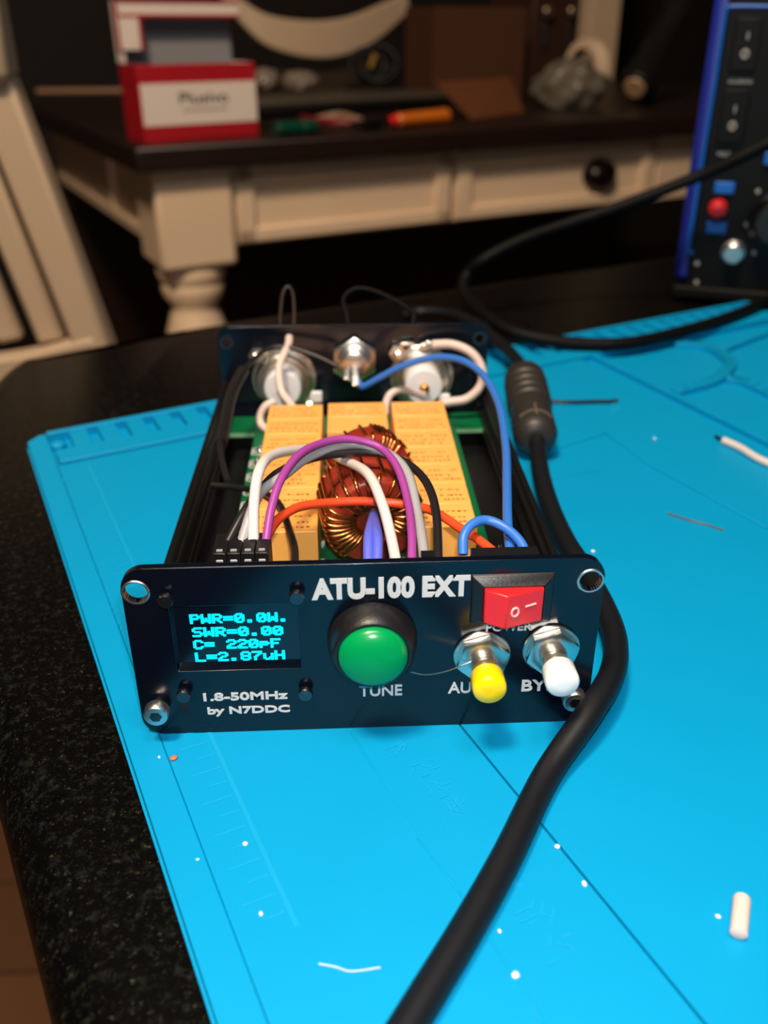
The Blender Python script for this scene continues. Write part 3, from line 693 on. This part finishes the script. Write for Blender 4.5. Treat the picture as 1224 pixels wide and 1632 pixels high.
# ------------------------------------------------------------------ soldering station
SB = Zp(1068, 478, -.003)
SA = math.radians(-21); SU = V((math.cos(SA), math.sin(SA), 0)); SN = V((SU.y, -SU.x, 0))      # along the front, and out of it
st = thing('soldering_station', 'tall black and blue soldering station at the right behind the mat', 'soldering station', SB+SU*.06-SN*.06)
RS = Matrix((SU, -SN, V((0, 0, 1)))).transposed()
def sp(u, n_, z): return V((SB.x, SB.y, 0)) + SU*u + SN*n_ + V((0, 0, z))
SH = .185; SWD = .15
mb_blue = mat('blue_station_case', rgb(28, 44, 150), .4); mb_line = mat('blue_panel_print', rgb(0, 96, 190), .45)
mb_blk = mat('black_station_panel', rgb(5, 5, 7), .5, spec=.2)
MB().box(sp(SWD/2, -.075, .006+SH/2), (SWD, .15, SH-.006), RS).build('body', mb_blue, st, .004)
fpn = MB().box(sp(SWD/2+.0035, .001, .004+SH/2), (SWD-.008, .004, SH-.004), RS).build('faceplate', mb_blk, st, .001)
for u in (.018, SWD-.018):
    for n_ in (-.015, -.13): MB().lathe([(.010, 0), (.011, .010)], sp(u, n_, -.003), (0, 0, 1), 20).build('foot', m_blackpl, st)
MB().box(sp(SWD/2, .003, .004), (SWD, .008, .008), RS).build('base_sill', m_bgcable, st, .002)
def on_face(px, py, lift=.0031):
    d = ray(px, py); o_ = sp(0, lift, 0); t = (o_-CAM).dot(SN)/d.dot(SN); return CAM+d*t
def face_uz(px, py):
    p = on_face(px, py); return (p-V((SB.x, SB.y, 0))).dot(SU), p.z
def rod(pts, r, name, mt, parent=fpn): return MB().tube([on_face(*q, .0032) for q in pts], r, 8, 0).build(name, mt, parent)
MB().tube([on_face(*q, .0030) for q in ((1330, 12), (1250, 11), (1172, 10), (1162, 13), (1156, 22), (1138, 140), (1116, 275), (1104, 350), (1097, 388), (1097, 398), (1104, 404))], .0010, 8, 3).build('printed_outline', mb_line, fpn)
def facebox(px0, py0, px1, py1, name, mt, th=.002, parent=fpn, bev=.0006):
    u0, z0 = face_uz(px0, py1); u1, z1 = face_uz(px1, py0)
    return MB().box(sp((u0+u1)/2, .003+th/2, (z0+z1)/2), (abs(u1-u0), th, abs(z1-z0)), RS).build(name, mt, parent, bev)
mg = mat('grey_print', rgb(150, 152, 148), .5)
for (x, y, lx, ly, word) in ((1187, 86, 1180, 129, 'SOLDERING'), (1167, 200, 1153, 245, 'VOLT')):
    rk2 = facebox(x-26, y-58, x+30, y+26, 'rocker_switch', mb_blk, .004)
    u, z = face_uz(x, y)
    MB().tube([sp(u+.0016*math.cos(t), .0075, z+.0019*math.sin(t)) for t in [2*math.pi*j/18 for j in range(18)]], .0007, 6, 0, True).build('off_symbol', mg, rk2)
    MB().box(sp(u, .0072, z+.0088), (.0008, .0006, .0036), RS).build('on_symbol', mg, rk2)
    u, z = face_uz(lx, ly); wd = .0125 if word != 'VOLT' else .0075
    fit_text(word, 'switch_lettering', mg, fpn, sp(u-wd/2, .0031, z-.0012), SU, (0, 0, 1), wd, .0024, .0004, .03)
b = facebox(1137, 290, 1172, 307, 'blue_key', mb_line, .003); b = facebox(1124, 353, 1159, 370, 'blue_key', mb_line, .003)
facebox(1216, 243, 1260, 262, 'blue_key', mb_line, .003)
u, z = face_uz(1144, 331)
MB().lathe([(.0052, 0), (.0052, .004), (.0046, .0062), (.002, .0070), (0, .0071)], sp(u, .003, z), SN, 28).build('red_button', m_red, fpn)
u, z = face_uz(1168, 400)
k_ = MB().lathe([(.0068, 0), (.0068, .003), (.0055, .0034), (.0055, .010), (.0050, .0104)], sp(u, .003, z), SN, 28).build('iron_socket', m_nickel, fpn)
u, z = face_uz(1235, 350)
MB().lathe([(.0150, 0), (.0150, .004), (.0120, .006), (.0115, .016), (.0105, .017)], sp(u, .003, z), SN, 36).build('dial', m_blackpl, fpn)
MB().tube([on_face(*q, .0032) for q in ((1205, 338), (1214, 322), (1224, 312))], .0011, 6, 0).build('dial_mark', mb_line, fpn)
for (px, py) in ((1208, 305), (1190, 358), (1202, 403), (1111, 420), (1110, 450)):
    u, z = face_uz(px, py); MB().lathe([(.0014, 0), (.0012, .0004)], sp(u, .003, z), SN, 12).build('printed_dot', mg, fpn)

# ------------------------------------------------------------------ desk
DT = .030                                                   # top surface; the slab's underside is near level with the mat
desk = thing('writing_desk', 'cream desk with dark brown top, turned legs and bronze cup pull', 'desk', along(WO, .6, .3, FLOOR))
def dbox(u0, w0, z0, u1, w1, z1): return MB().box(along(WO, (u0+u1)/2, (w0+w1)/2, (z0+z1)/2), (abs(u1-u0), abs(w1-w0), abs(z1-z0)), RD)
def face_desk(px, py, wv=0.02):
    d = ray(px, py); o_ = along(WO, 0, wv, 0); t = (o_-CAM).dot(DW)/d.dot(DW); p = CAM+d*t
    return (p-along(WO, 0, wv, 0)).dot(DU), p.z
DL, DD = 1.45, .84
dbox(-.022, -.022, .002, DL, DD, DT).build('desktop', m_wood, desk, .004)
LW = .098
def leg(u, w_):
    l = dbox(u, w_, -.118, u+LW, w_+LW, .002).build('leg', m_cream, desk, .006)
    c = along(WO, u+LW/2, w_+LW/2, 0)
    r = LW/2
    MB().lathe([(r*.80, -.116), (r*.92, -.124), (r*.88, -.136), (r*.80, -.143), (r*.84, -.148), (r*.80, -.160), (r*.62, -.172), (r*.60, -.176), (r*.66, -.184), (r*.80, -.205), (r*.92, -.235), (r*.96, -.27), (r*.85, -.34), (r*.62, -.45), (r*.5, -.56), (r*.46, -.64), (r*.62, -.655), (r*.62, -.67), (r*.5, -.68), (r*.55, -.72), (r*.45, FLOOR)],
               c, (0, 0, 1), 36).build('leg_turning', m_cream, l, angle=50)
leg(.0, .0); leg(DL-.022-LW, 0); dbox(.03, DD-.06, FLOOR, DL-.05, DD-.04, .002).build('back_panel', m_wood, desk)  # back panel: dark sheet added for the shade under the desk, replacing rear legs
# side apron with a framed panel
dbox(.018, LW, -.098, .034, DD-.06, .002).build('side_apron', m_cream, desk, .002)
for (w0, w1, z0, z1) in ((LW, DD-.14, -.098, -.082), (LW, DD-.14, -.014, .002), (.28, .30, -.098, .002)):
    dbox(.008, w0, z0, .020, w1, z1).build('side_moulding', m_cream, desk, .002)
# front apron: drawer fronts with raised frames
uA = LW; uB = face_desk(716, 300)[0]; uC = face_desk(1036, 270)[0]; uD = face_desk(1100, 250)[0]
dbox(LW, .022, -.098, DL-.022-LW, .034, .002).build('front_apron', m_cream, desk)
def drawer(u0, u1, pull=None):
    d = dbox(u0+.004, .012, -.096, u1-.004, .024, -.002).build('drawer', m_cream, desk, .002)
    fr_ = MB()
    for (a0, a1, z0, z1) in ((u0+.006, u1-.006, -.024, -.004), (u0+.006, u1-.006, -.094, -.076), (u0+.006, u0+.03, -.094, -.004), (u1-.03, u1-.006, -.094, -.004)):
        fr_.box(along(WO, (a0+a1)/2, .009, (z0+z1)/2), (a1-a0, .008, z1-z0), RD)
    fr_.build('drawer_moulding', m_cream, d, .003)
    if pull:
        uu, zz = pull; h = MB(); vs = []; fs = []; n1, n2 = 14, 8
        for i in range(n1+1):
            for j in range(n2+1):
                a = math.pi*i/n1; b = math.pi/2*j/n2
                x = .026*math.cos(a); y = .026*math.sin(a)*math.cos(b)*.9; z = .017*math.sin(a)*math.sin(b)
                vs.append(along(WO, uu+x, .012-y, zz+.016*math.sin(b)*math.sin(a)-.004))
        for i in range(n1):
            for j in range(n2): fs.append((i*(n2+1)+j, (i+1)*(n2+1)+j, (i+1)*(n2+1)+j+1, i*(n2+1)+j+1))
        h.add(vs, fs)
        hb = MB().lathe([(.030, 0), (.0305, .003), (.028, .012), (.019, .022), (.008, .026), (0, .0265)], along(WO, uu, .012, zz), -DW, 32)
        # oval cup: squash the lathe in height
        for v in hb.v: v.z = zz+(v.z-zz)*.72
        hb.build('cup_pull', m_pull, d)
drawer(uA, uB); drawer(uB, uC, face_desk(947, 276)); dbox(uC+.006, .010, -.096, DL-.03-LW, .024, -.002).build('end_panel', m_cream, desk, .002)

# ------------------------------------------------------------------ red and white box on the desk
def dtop(px, py): return Zp(px, py, DT)
B0, B1 = dtop(232, 229), dtop(413, 217)
BU = (B1-B0); BWd = BU.length; BU.normalize(); BV = V((-BU.y, BU.x, 0)); RB = Matrix((BU, BV, V((0, 0, 1)))).transposed()
bx = thing('open_gift_box', 'open red and white cardboard box with grey lining on the dark desk corner', 'box', B0+BU*BWd/2+BV*.05)
def bb(u0, v0, z0, u1, v1, z1): return MB().box(B0+BU*((u0+u1)/2)+BV*((v0+v1)/2)+V((0, 0, (z0+z1)/2)), (u1-u0, v1-v0, z1-z0), RB)
BH = .082; BD = .062; tk = .003
bb(0, 0, 0, BWd, BD, tk).build('box_bottom', m_boxred, bx)
fr0 = bb(0, 0, 0, BWd, tk, BH).build('front_wall', m_boxred, bx, .0006)
bb(.001, -.0006, BH*.22, BWd-.001, .0002, BH*.76).build('white_band', m_boxwhite, fr0)
bb(0, tk, 0, tk, BD, BH).build('side_wall', m_boxred, bx, .0006); bb(BWd-tk, tk, 0, BWd, BD, BH).build('side_wall', m_boxwhite, bx, .0006)
bb(tk, BD-tk, 0, BWd-tk, BD, BH+.03).build('back_wall', m_boxgrey, bx, .0006)
bb(tk, tk, tk, BWd-tk, BD-tk, BH*.55).build('foam_insert', m_boxgrey, bx)
fit_text('Plusivo', 'box_lettering', m_ink, fr0, B0+BU*(BWd*.32)+BV*-.0007+V((0, 0, BH*.49)), BU, (0, 0, 1), BWd*.42, BH*.15, .0003, .01)
bb(BWd*.34, -.0009, BH*.395, BWd*.73, -.0005, BH*.42).build('small_print', mat('grey_ink', rgb(150, 136, 130), .6), fr0)
# lid, hinged at the back and standing open, its rim towards us
hz = BH; LH = .064
lid = bb(0, BD, hz, BWd, BD+tk, hz+LH).build('lid', m_boxgrey, bx, .0006)
bb(0, BD-.020, hz+LH-tk, BWd+.002, BD+tk, hz+LH).build('lid_top', m_boxwhite, lid, .0006)
lp_ = bb(0, BD-.023, hz+LH-.016, BWd+.002, BD-.020, hz+LH).build('lid_lip', m_boxwhite, lid, .0006)
for z in (-.0165, -.0025): bb(-.0005, BD-.0236, hz+LH+z, BWd+.0025, BD-.0228, hz+LH+z+.0028).build('lid_edge', m_boxred, lp_)
bb(-.001, BD-.020, hz, tk, BD, hz+LH).build('lid_side', m_boxwhite, lid, .0006)
bb(-.001, BD-.023, hz+.014, .022, BD-.020, hz+LH-.014).build('lid_ear', m_boxwhite, lid, .0006)
bb(.022, BD-.0236, hz+.014, .025, BD-.020, hz+LH-.014).build('lid_edge', m_boxred, lid)
bb(-.0018, BD-.022, hz+.012, -.001, BD-.012, hz+LH).build('lid_side_print', m_boxred, lid)

# ------------------------------------------------------------------ clutter on the desk
dk = mat('dark_grey_metal', rgb(78, 70, 62), .4)
q0, q1 = dtop(395, 190), dtop(735, 170)
tu = (q1-q0); tl = tu.length; tu.normalize(); tv = V((-tu.y, tu.x, 0)); RT = Matrix((tu, tv, V((0, 0, 1)))).transposed()
lp = thing('laptop', 'closed flat grey laptop lying behind the small tools right of the red box', 'laptop', q0+tu*tl/2+tv*.055)
MB().box(q0+tu*tl/2+tv*.055+V((0, 0, .009)), (tl, .11, .010), RT).build('base', m_blackpl, lp, .003)
MB().box(q0+tu*tl/2+tv*.055+V((0, 0, .0185)), (tl+.004, .114, .008), RT).build('lid', dk, lp, .003)
for (a, b) in ((.03, .03), (tl-.03, .03), (.03, .09), (tl-.03, .09)): MB().lathe([(.008, 0), (.008, .005)], q0+tu*a+tv*b, (0, 0, 1), 14).build('foot', m_blackpl, lp)
def lying(name, pix, r, prof, mt, lab, cat, extra=None):
    a, b = dtop(*pix[0]), dtop(*pix[1]); d = b-a; L = d.length
    t = thing(name, lab, cat, (a+b)/2)
    for nm, h0, h1, k0, k1, m_ in prof:
        MB().lathe([(r*k0*.7, L*h0), (r*k0, L*h0+r*.3), (r*k1, L*h1-r*.3), (r*k1*.7, L*h1)], a+V((0, 0, r)), d, 18).build(nm, m_, t)
    return t
lying('screwdriver', ((560, 212), (712, 197)), .010, (('blade', 0, .4, .3, .3, m_dsteel), ('collar', .38, .46, .6, .7, m_red), ('handle', .45, 1, .85, 1.0, mat('orange_handle', rgb(206, 108, 28), .4))), None, 'orange-handled screwdriver lying in front of the grey laptop', 'screwdriver')
lying('marker_pen', ((440, 218), (505, 213)), .0085, (('barrel', 0, .62, 1, 1, mat('green_plastic', rgb(0, 62, 48), .4)), ('cap', .62, 1, 1.05, 1.0, MATS['green_plastic'])), None, 'short green pen lying just right of the red box', 'pen')
t = thing('pliers', 'pliers with red and cream handles lying between green pen and screwdriver', 'pliers', dtop(540, 205))
MB().tube([dtop(482, 196)+V((0, 0, .006)), dtop(520, 205)+V((0, 0, .008)), dtop(560, 206)+V((0, 0, .008))], .005, 10, 5).build('handle', mat('dark_red_grip', rgb(120, 22, 26), .5), t)
MB().tube([dtop(500, 200)+V((0, 0, .006)), dtop(540, 199)+V((0, 0, .012)), dtop(575, 203)+V((0, 0, .008))], .005, 10, 5).build('handle', mat('tan_grip', rgb(150, 116, 96), .5), t)
MB().box(dtop(590, 206)+V((0, 0, .006)), (.03, .014, .010), RT).build('jaws', m_dsteel, t, .002)
# coiled black cable bundle with a yellow tag, standing on the laptop
cb = thing('cable_bundle', 'bundle of coiled black cable with yellow tag on top of the laptop', 'cable bundle', dtop(600, 150)+V((0, 0, .0225)))
cc = dtop(600, 152)+V((0, 0, .022)); rnd = random.Random(3)
for k in range(9):
    r = rnd.uniform(.020, .033); tilt = rnd.uniform(-.5, .5); off = V((rnd.uniform(-.018, .018), rnd.uniform(-.012, .02), r+.004))
    MB().tube([cc+off+V((r*1.15*math.cos(a), .012*math.sin(a+tilt)+tilt*r*math.cos(a)*.5, r*math.sin(a))) for a in [2*math.pi*j/18 for j in range(18)]], .0042, 8, 2, True).build('coil', m_blackrub, cb, angle=70)
MB().box(cc+V((-.008, -.018, .040)), (.010, .003, .026), Matrix.Rotation(.4, 3, 'Y')).build('yellow_tag', mat('mustard_tag', rgb(150, 112, 30), .5), cb, .001)
def blob(name, p, sx, sy, sz, mt, lab, cat, seed, amp=.25):
    bm = bmesh.new(); bmesh.ops.create_icosphere(bm, subdivisions=4, radius=1); rnd = random.Random(seed)
    ks = [(V((rnd.uniform(-1, 1), rnd.uniform(-1, 1), rnd.uniform(-1, 1))).normalized(), rnd.uniform(2, 7), rnd.uniform(0, 6)) for _ in range(12)]
    for v in bm.verts:
        d = v.co.normalized(); s_ = 1+amp*sum(abs(math.sin(kk.dot(d)*f_+ph))-.6 for kk, f_, ph in ks)/4
        z = max(d.z*s_, -.75); v.co = p+V((d.x*s_*sx, d.y*s_*sy, (z+.75)*sz))
    me = bpy.data.meshes.new(name); bm.to_mesh(me); bm.free()
    return tag(finish(me, name, mt, None, 0, 30), lab, cat)
m_film = mat('crumpled_clear_film', rgb(160, 148, 134), .25, trans=.35)
lt = V((0, 0, .0225))
blob('crumpled_film', dtop(425, 162)+lt, .022, .018, .018, m_film, 'small crumpled clear film at the left end of the laptop', 'plastic film', 1)
blob('crumpled_film', dtop(480, 163)+lt, .030, .020, .016, m_film, 'flatter crumpled clear film left of the black cable bundle', 'plastic film', 5)
jp = dtop(662, 152)+lt
jar = thing('small_jar', 'small clear jar standing right of the black cable bundle', 'jar', jp)
MB().lathe([(.013, 0), (.016, .003), (.016, .036), (.012, .044), (.012, .050), (.0105, .050), (.0105, .044), (.014, .036), (.014, .004), (0, .004)], jp, (0, 0, 1), 28).build('glass_body', mat('jar_glass', rgb(226, 214, 200), .08, trans=.85), jar)
MB().lathe([(.0135, .046), (.0138, .058), (.012, .060)], jp, (0, 0, 1), 28).build('jar_lid', mat('beige_lid', rgb(170, 140, 116), .5), jar)
# cardboard carton and its open flap
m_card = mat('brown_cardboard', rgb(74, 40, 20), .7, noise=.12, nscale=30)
kw = desk_uw(dtop(735, 170))[1]+.10
ku, kv = DU, DW; RK = RD
k0 = along(WO, desk_uw(chest_pt(690, 120, kw))[0], kw-.10, DT); kl = desk_uw(chest_pt(834, 120, kw))[0]-desk_uw(chest_pt(690, 120, kw))[0]
cbx = thing('cardboard_carton', 'brown cardboard carton with open flap behind the orange screwdriver', 'carton', k0+ku*kl/2+kv*.2)
ko = k0+kv*.10
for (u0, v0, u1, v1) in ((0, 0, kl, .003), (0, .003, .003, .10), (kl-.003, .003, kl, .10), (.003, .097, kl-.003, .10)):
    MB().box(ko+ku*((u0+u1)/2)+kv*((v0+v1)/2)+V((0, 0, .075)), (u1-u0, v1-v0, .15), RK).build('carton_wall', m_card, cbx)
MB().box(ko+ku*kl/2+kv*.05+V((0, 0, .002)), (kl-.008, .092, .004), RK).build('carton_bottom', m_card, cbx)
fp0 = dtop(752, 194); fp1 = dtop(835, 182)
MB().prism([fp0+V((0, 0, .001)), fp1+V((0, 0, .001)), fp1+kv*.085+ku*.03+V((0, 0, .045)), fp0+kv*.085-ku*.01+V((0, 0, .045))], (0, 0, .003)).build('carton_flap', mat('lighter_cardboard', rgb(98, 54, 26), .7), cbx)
# clear bag
blob('plastic_bag', dtop(905, 172), .055, .045, .042, mat('clear_bag', rgb(120, 112, 100), .35, trans=.3), 'crumpled clear plastic bag beside the brown carton', 'plastic bag', 9, .3)
# small chest with two knobs
chp = along(WO, .70, .52, DT)
chest = thing('small_chest', 'dark brown small chest with two round pale knobs behind the plastic bag', 'chest', chp)
cA, cB = chest_pt(842, 150, .45), chest_pt(926, 10, .45)
uu0 = (cA-along(WO, 0, 0, 0)).dot(DU); uu1 = (cB-along(WO, 0, 0, 0)).dot(DU)
dbox(uu0, .45, DT, uu1, .60, DT+.19).build('chest_body', mat('chest_brown', rgb(52, 30, 20), .5), chest, .003)
for px in (868, 907):
    p = chest_pt(px, 19, .45); MB().lathe([(.004, 0), (.005, .006), (.010, .010), (.011, .014), (.008, .017)], p, -DW, 20).build('knob', mat('aged_brass_knob', rgb(120, 104, 86), .35, metal=.7), chest)
    q = chest_pt(px, 55, .45); MB().box(q-DW*.002, (.016, .004, .05), RD).build('drawer_slot', m_ink, chest, .001)
# cream window post behind the desk
tA, tB = chest_pt(938, 60, .90), chest_pt(985, 60, .90)
ua = (tA-along(WO, 0, 0, 0)).dot(DU); ub = (tB-along(WO, 0, 0, 0)).dot(DU)
struct(dbox(ua, .90, FLOOR, ub, .96, 1.0).build('trim_1', m_cream, None, .004))
# roll of tape and black torch
tp = dtop(985, 166)
tape = thing('tape_roll', 'cream roll of tape standing on edge left of the black torch', 'tape roll', tp)
tp = tp-DU*.03+DW*.03
MB().ring(.050, .036, .022, tp+V((-.02, .03, .050)), DU, 40, .001).build('tape', m_cream, tape)
MB().ring(.036, .033, .022, tp+V((-.02, .03, .050)), DU, 40).build('card_core', m_card, tape)
ta, tb2 = Yp(992, 148, 1.12), Yp(1120, 20, 1.38)
ta = dtop(1000, 172)+V((0, 0, .030))
ta = ta+DU*.01; tb2 = ta+DU*.15+DW*.08+V((0, 0, .115))
tr = thing('torch', 'black cylindrical torch with beige end propped beside the soldering station', 'torch', dtop(1000, 172))
MB().lathe([(.024, 0), (.027, .003), (.027, .05), (.023, .06), (.023, .17), (.025, .175), (.025, .21), (.016, .214)], ta, tb2-ta, 28).build('barrel', m_blackpl, tr)
MB().lathe([(.016, -.003), (.019, .001)], ta, tb2-ta, 24).build('end_cap', mat('beige_cap', rgb(176, 142, 108), .4), tr)
MB().box(ta+(tb2-ta)*.40+V((0, 0, -.038)), (.02, .02, .076), RD).build('stand', m_blackpl, tr, .003)
# wooden strip lying along the rear left of the desk top
s0, s1 = dtop(60, 151), dtop(200, 150)
o = MB().tube([s0+V((0, 0, .006)), s1+V((0, 0, .006))], .006, 8, 0).build('wooden_rod', mat('light_wood', rgb(150, 112, 84), .5))
tag(o, 'light wooden rod lying on the desk behind the red box', 'rod')

# ------------------------------------------------------------------ chairs
def chair_far():
    yv = .95
    p = chest_pt(500, 60, 1.05)
    ch_ = thing('cream_chair', 'cream chair with curved crest rail standing behind the desk', 'chair', V((p.x, p.y, FLOOR)))
    mid = []
    top = [(352, -30), (385, -2), (430, 24), (500, 33), (560, 26), (620, 2), (650, -12)]
    bot = [(352, -5), (390, 42), (430, 75), (490, 92), (545, 90), (600, 66), (655, 18)]
    vs = []; n = 0; dep = [.0, .015, .03, .035, .03, .015, 0.0]
    A = crom([chest_pt(*a, 1.05-d) for a, d in zip(top, dep)], 5); B = crom([chest_pt(*a, 1.05-d) for a, d in zip(bot, dep)], 5); n = len(A)
    th = DW*.022
    for a, b in zip(A, B): vs += [a, b, b+th, a+th]
    fs = [(4*i+j, 4*i+(j+1) % 4, 4*i+4+(j+1) % 4, 4*i+4+j) for i in range(n-1) for j in range(4)]+[(0, 1, 2, 3), (4*n-4, 4*n-3, 4*n-2, 4*n-1)]
    MB().add(vs, fs).build('crest_rail', m_cream, ch_, .006, 50, 3)
    c = along(WO, (p-along(WO, 0, 0, 0)).dot(DU), 1.06, 0)
    for s_ in (-.10, .10):
        MB().tube([c+DU*s_+V((0, 0, .03)), c+DU*s_*1.1+V((0, 0, -.3)), c+DU*s_*1.2-DW*.0+V((0, 0, FLOOR))], .016, 10, 3).build('rear_leg', m_wood, ch_)
        MB().tube([c+DU*s_*1.5+DW*.36+V((0, 0, -.31)), c+DU*s_*1.6+DW*.36+V((0, 0, FLOOR))], .016, 10, 0).build('front_leg', m_wood, ch_)
    MB().box(c+DU*.0+DW*.008+V((0, 0, -.09)), (.24, .012, .30), RD).build('back_panel', mat('brown_upholstery', rgb(60, 46, 34), .8), ch_, .004)
    MB().box(c+DW*.19+V((0, 0, -.31)), (.40, .40, .035), RD).build('seat', m_wood, ch_, .01)
chair_far()
m_cream_dim = mat('dimmed_cream_paint', rgb(188, 166, 140), .5, noise=.05, nscale=15)  # the cream paint with a darkened colour, offsetting the lamp's nearness to this chair
def chair_near():
    yv = .55
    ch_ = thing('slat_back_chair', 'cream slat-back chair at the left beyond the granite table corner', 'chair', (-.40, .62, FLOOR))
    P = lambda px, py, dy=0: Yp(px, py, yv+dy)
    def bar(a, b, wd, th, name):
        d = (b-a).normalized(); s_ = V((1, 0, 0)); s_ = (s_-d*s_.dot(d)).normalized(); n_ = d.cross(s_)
        m3 = Matrix((s_, n_, d)).transposed(); return MB().box((a+b)/2, (wd, th, (b-a).length), m3).build(name, m_cream_dim, ch_, .004)
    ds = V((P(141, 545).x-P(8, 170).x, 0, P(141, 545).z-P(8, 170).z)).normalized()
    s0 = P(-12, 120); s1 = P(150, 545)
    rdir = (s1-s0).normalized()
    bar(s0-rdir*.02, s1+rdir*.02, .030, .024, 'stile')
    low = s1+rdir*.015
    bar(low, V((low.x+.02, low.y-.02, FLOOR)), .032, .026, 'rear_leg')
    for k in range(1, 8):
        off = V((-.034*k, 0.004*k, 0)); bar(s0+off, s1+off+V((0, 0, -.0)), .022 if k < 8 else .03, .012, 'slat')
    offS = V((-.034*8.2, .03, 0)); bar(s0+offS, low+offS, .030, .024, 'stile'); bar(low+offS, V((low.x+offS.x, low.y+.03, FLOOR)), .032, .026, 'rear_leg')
    a = P(28, 60); b = a+offS+V((-.03, 0, 0))
    pr = P(30, 134); tz = pr.z
    MB().box(V(((pr.x+b.x)/2, yv-.004, tz+.045)), (abs(pr.x-b.x), .034, .09)).build('crest_rail', m_cream_dim, ch_, .008)
    lr = [P(160, 560), P(100, 575), P(40, 590), P(-60, 600), P(-200, 590), P(-420, 570)]
    for q_ in lr: q_.y = yv-.002
    vs = []; L_ = crom(lr, 4); n = len(L_)
    for q_ in L_: vs += [q_+V((0, -.012, .016)), q_+V((0, -.012, -.016)), q_+V((0, .012, -.016)), q_+V((0, .012, .016))]
    fs = [(4*i+j, 4*i+(j+1) % 4, 4*i+4+(j+1) % 4, 4*i+4+j) for i in range(n-1) for j in range(4)]+[(0, 1, 2, 3), (4*n-4, 4*n-3, 4*n-2, 4*n-1)]
    MB().add(vs, fs).build('lower_rail', m_cream_dim, ch_, .003)
    MB().box((-.36, .76, -.31), (.40, .40, .035)).build('seat', m_cream_dim, ch_, .01)
    for x in (-.52, -.20): MB().span((x-.016, .91, FLOOR), (x+.016, .94, -.32)).build('front_leg', m_cream_dim, ch_, .003)
chair_near()
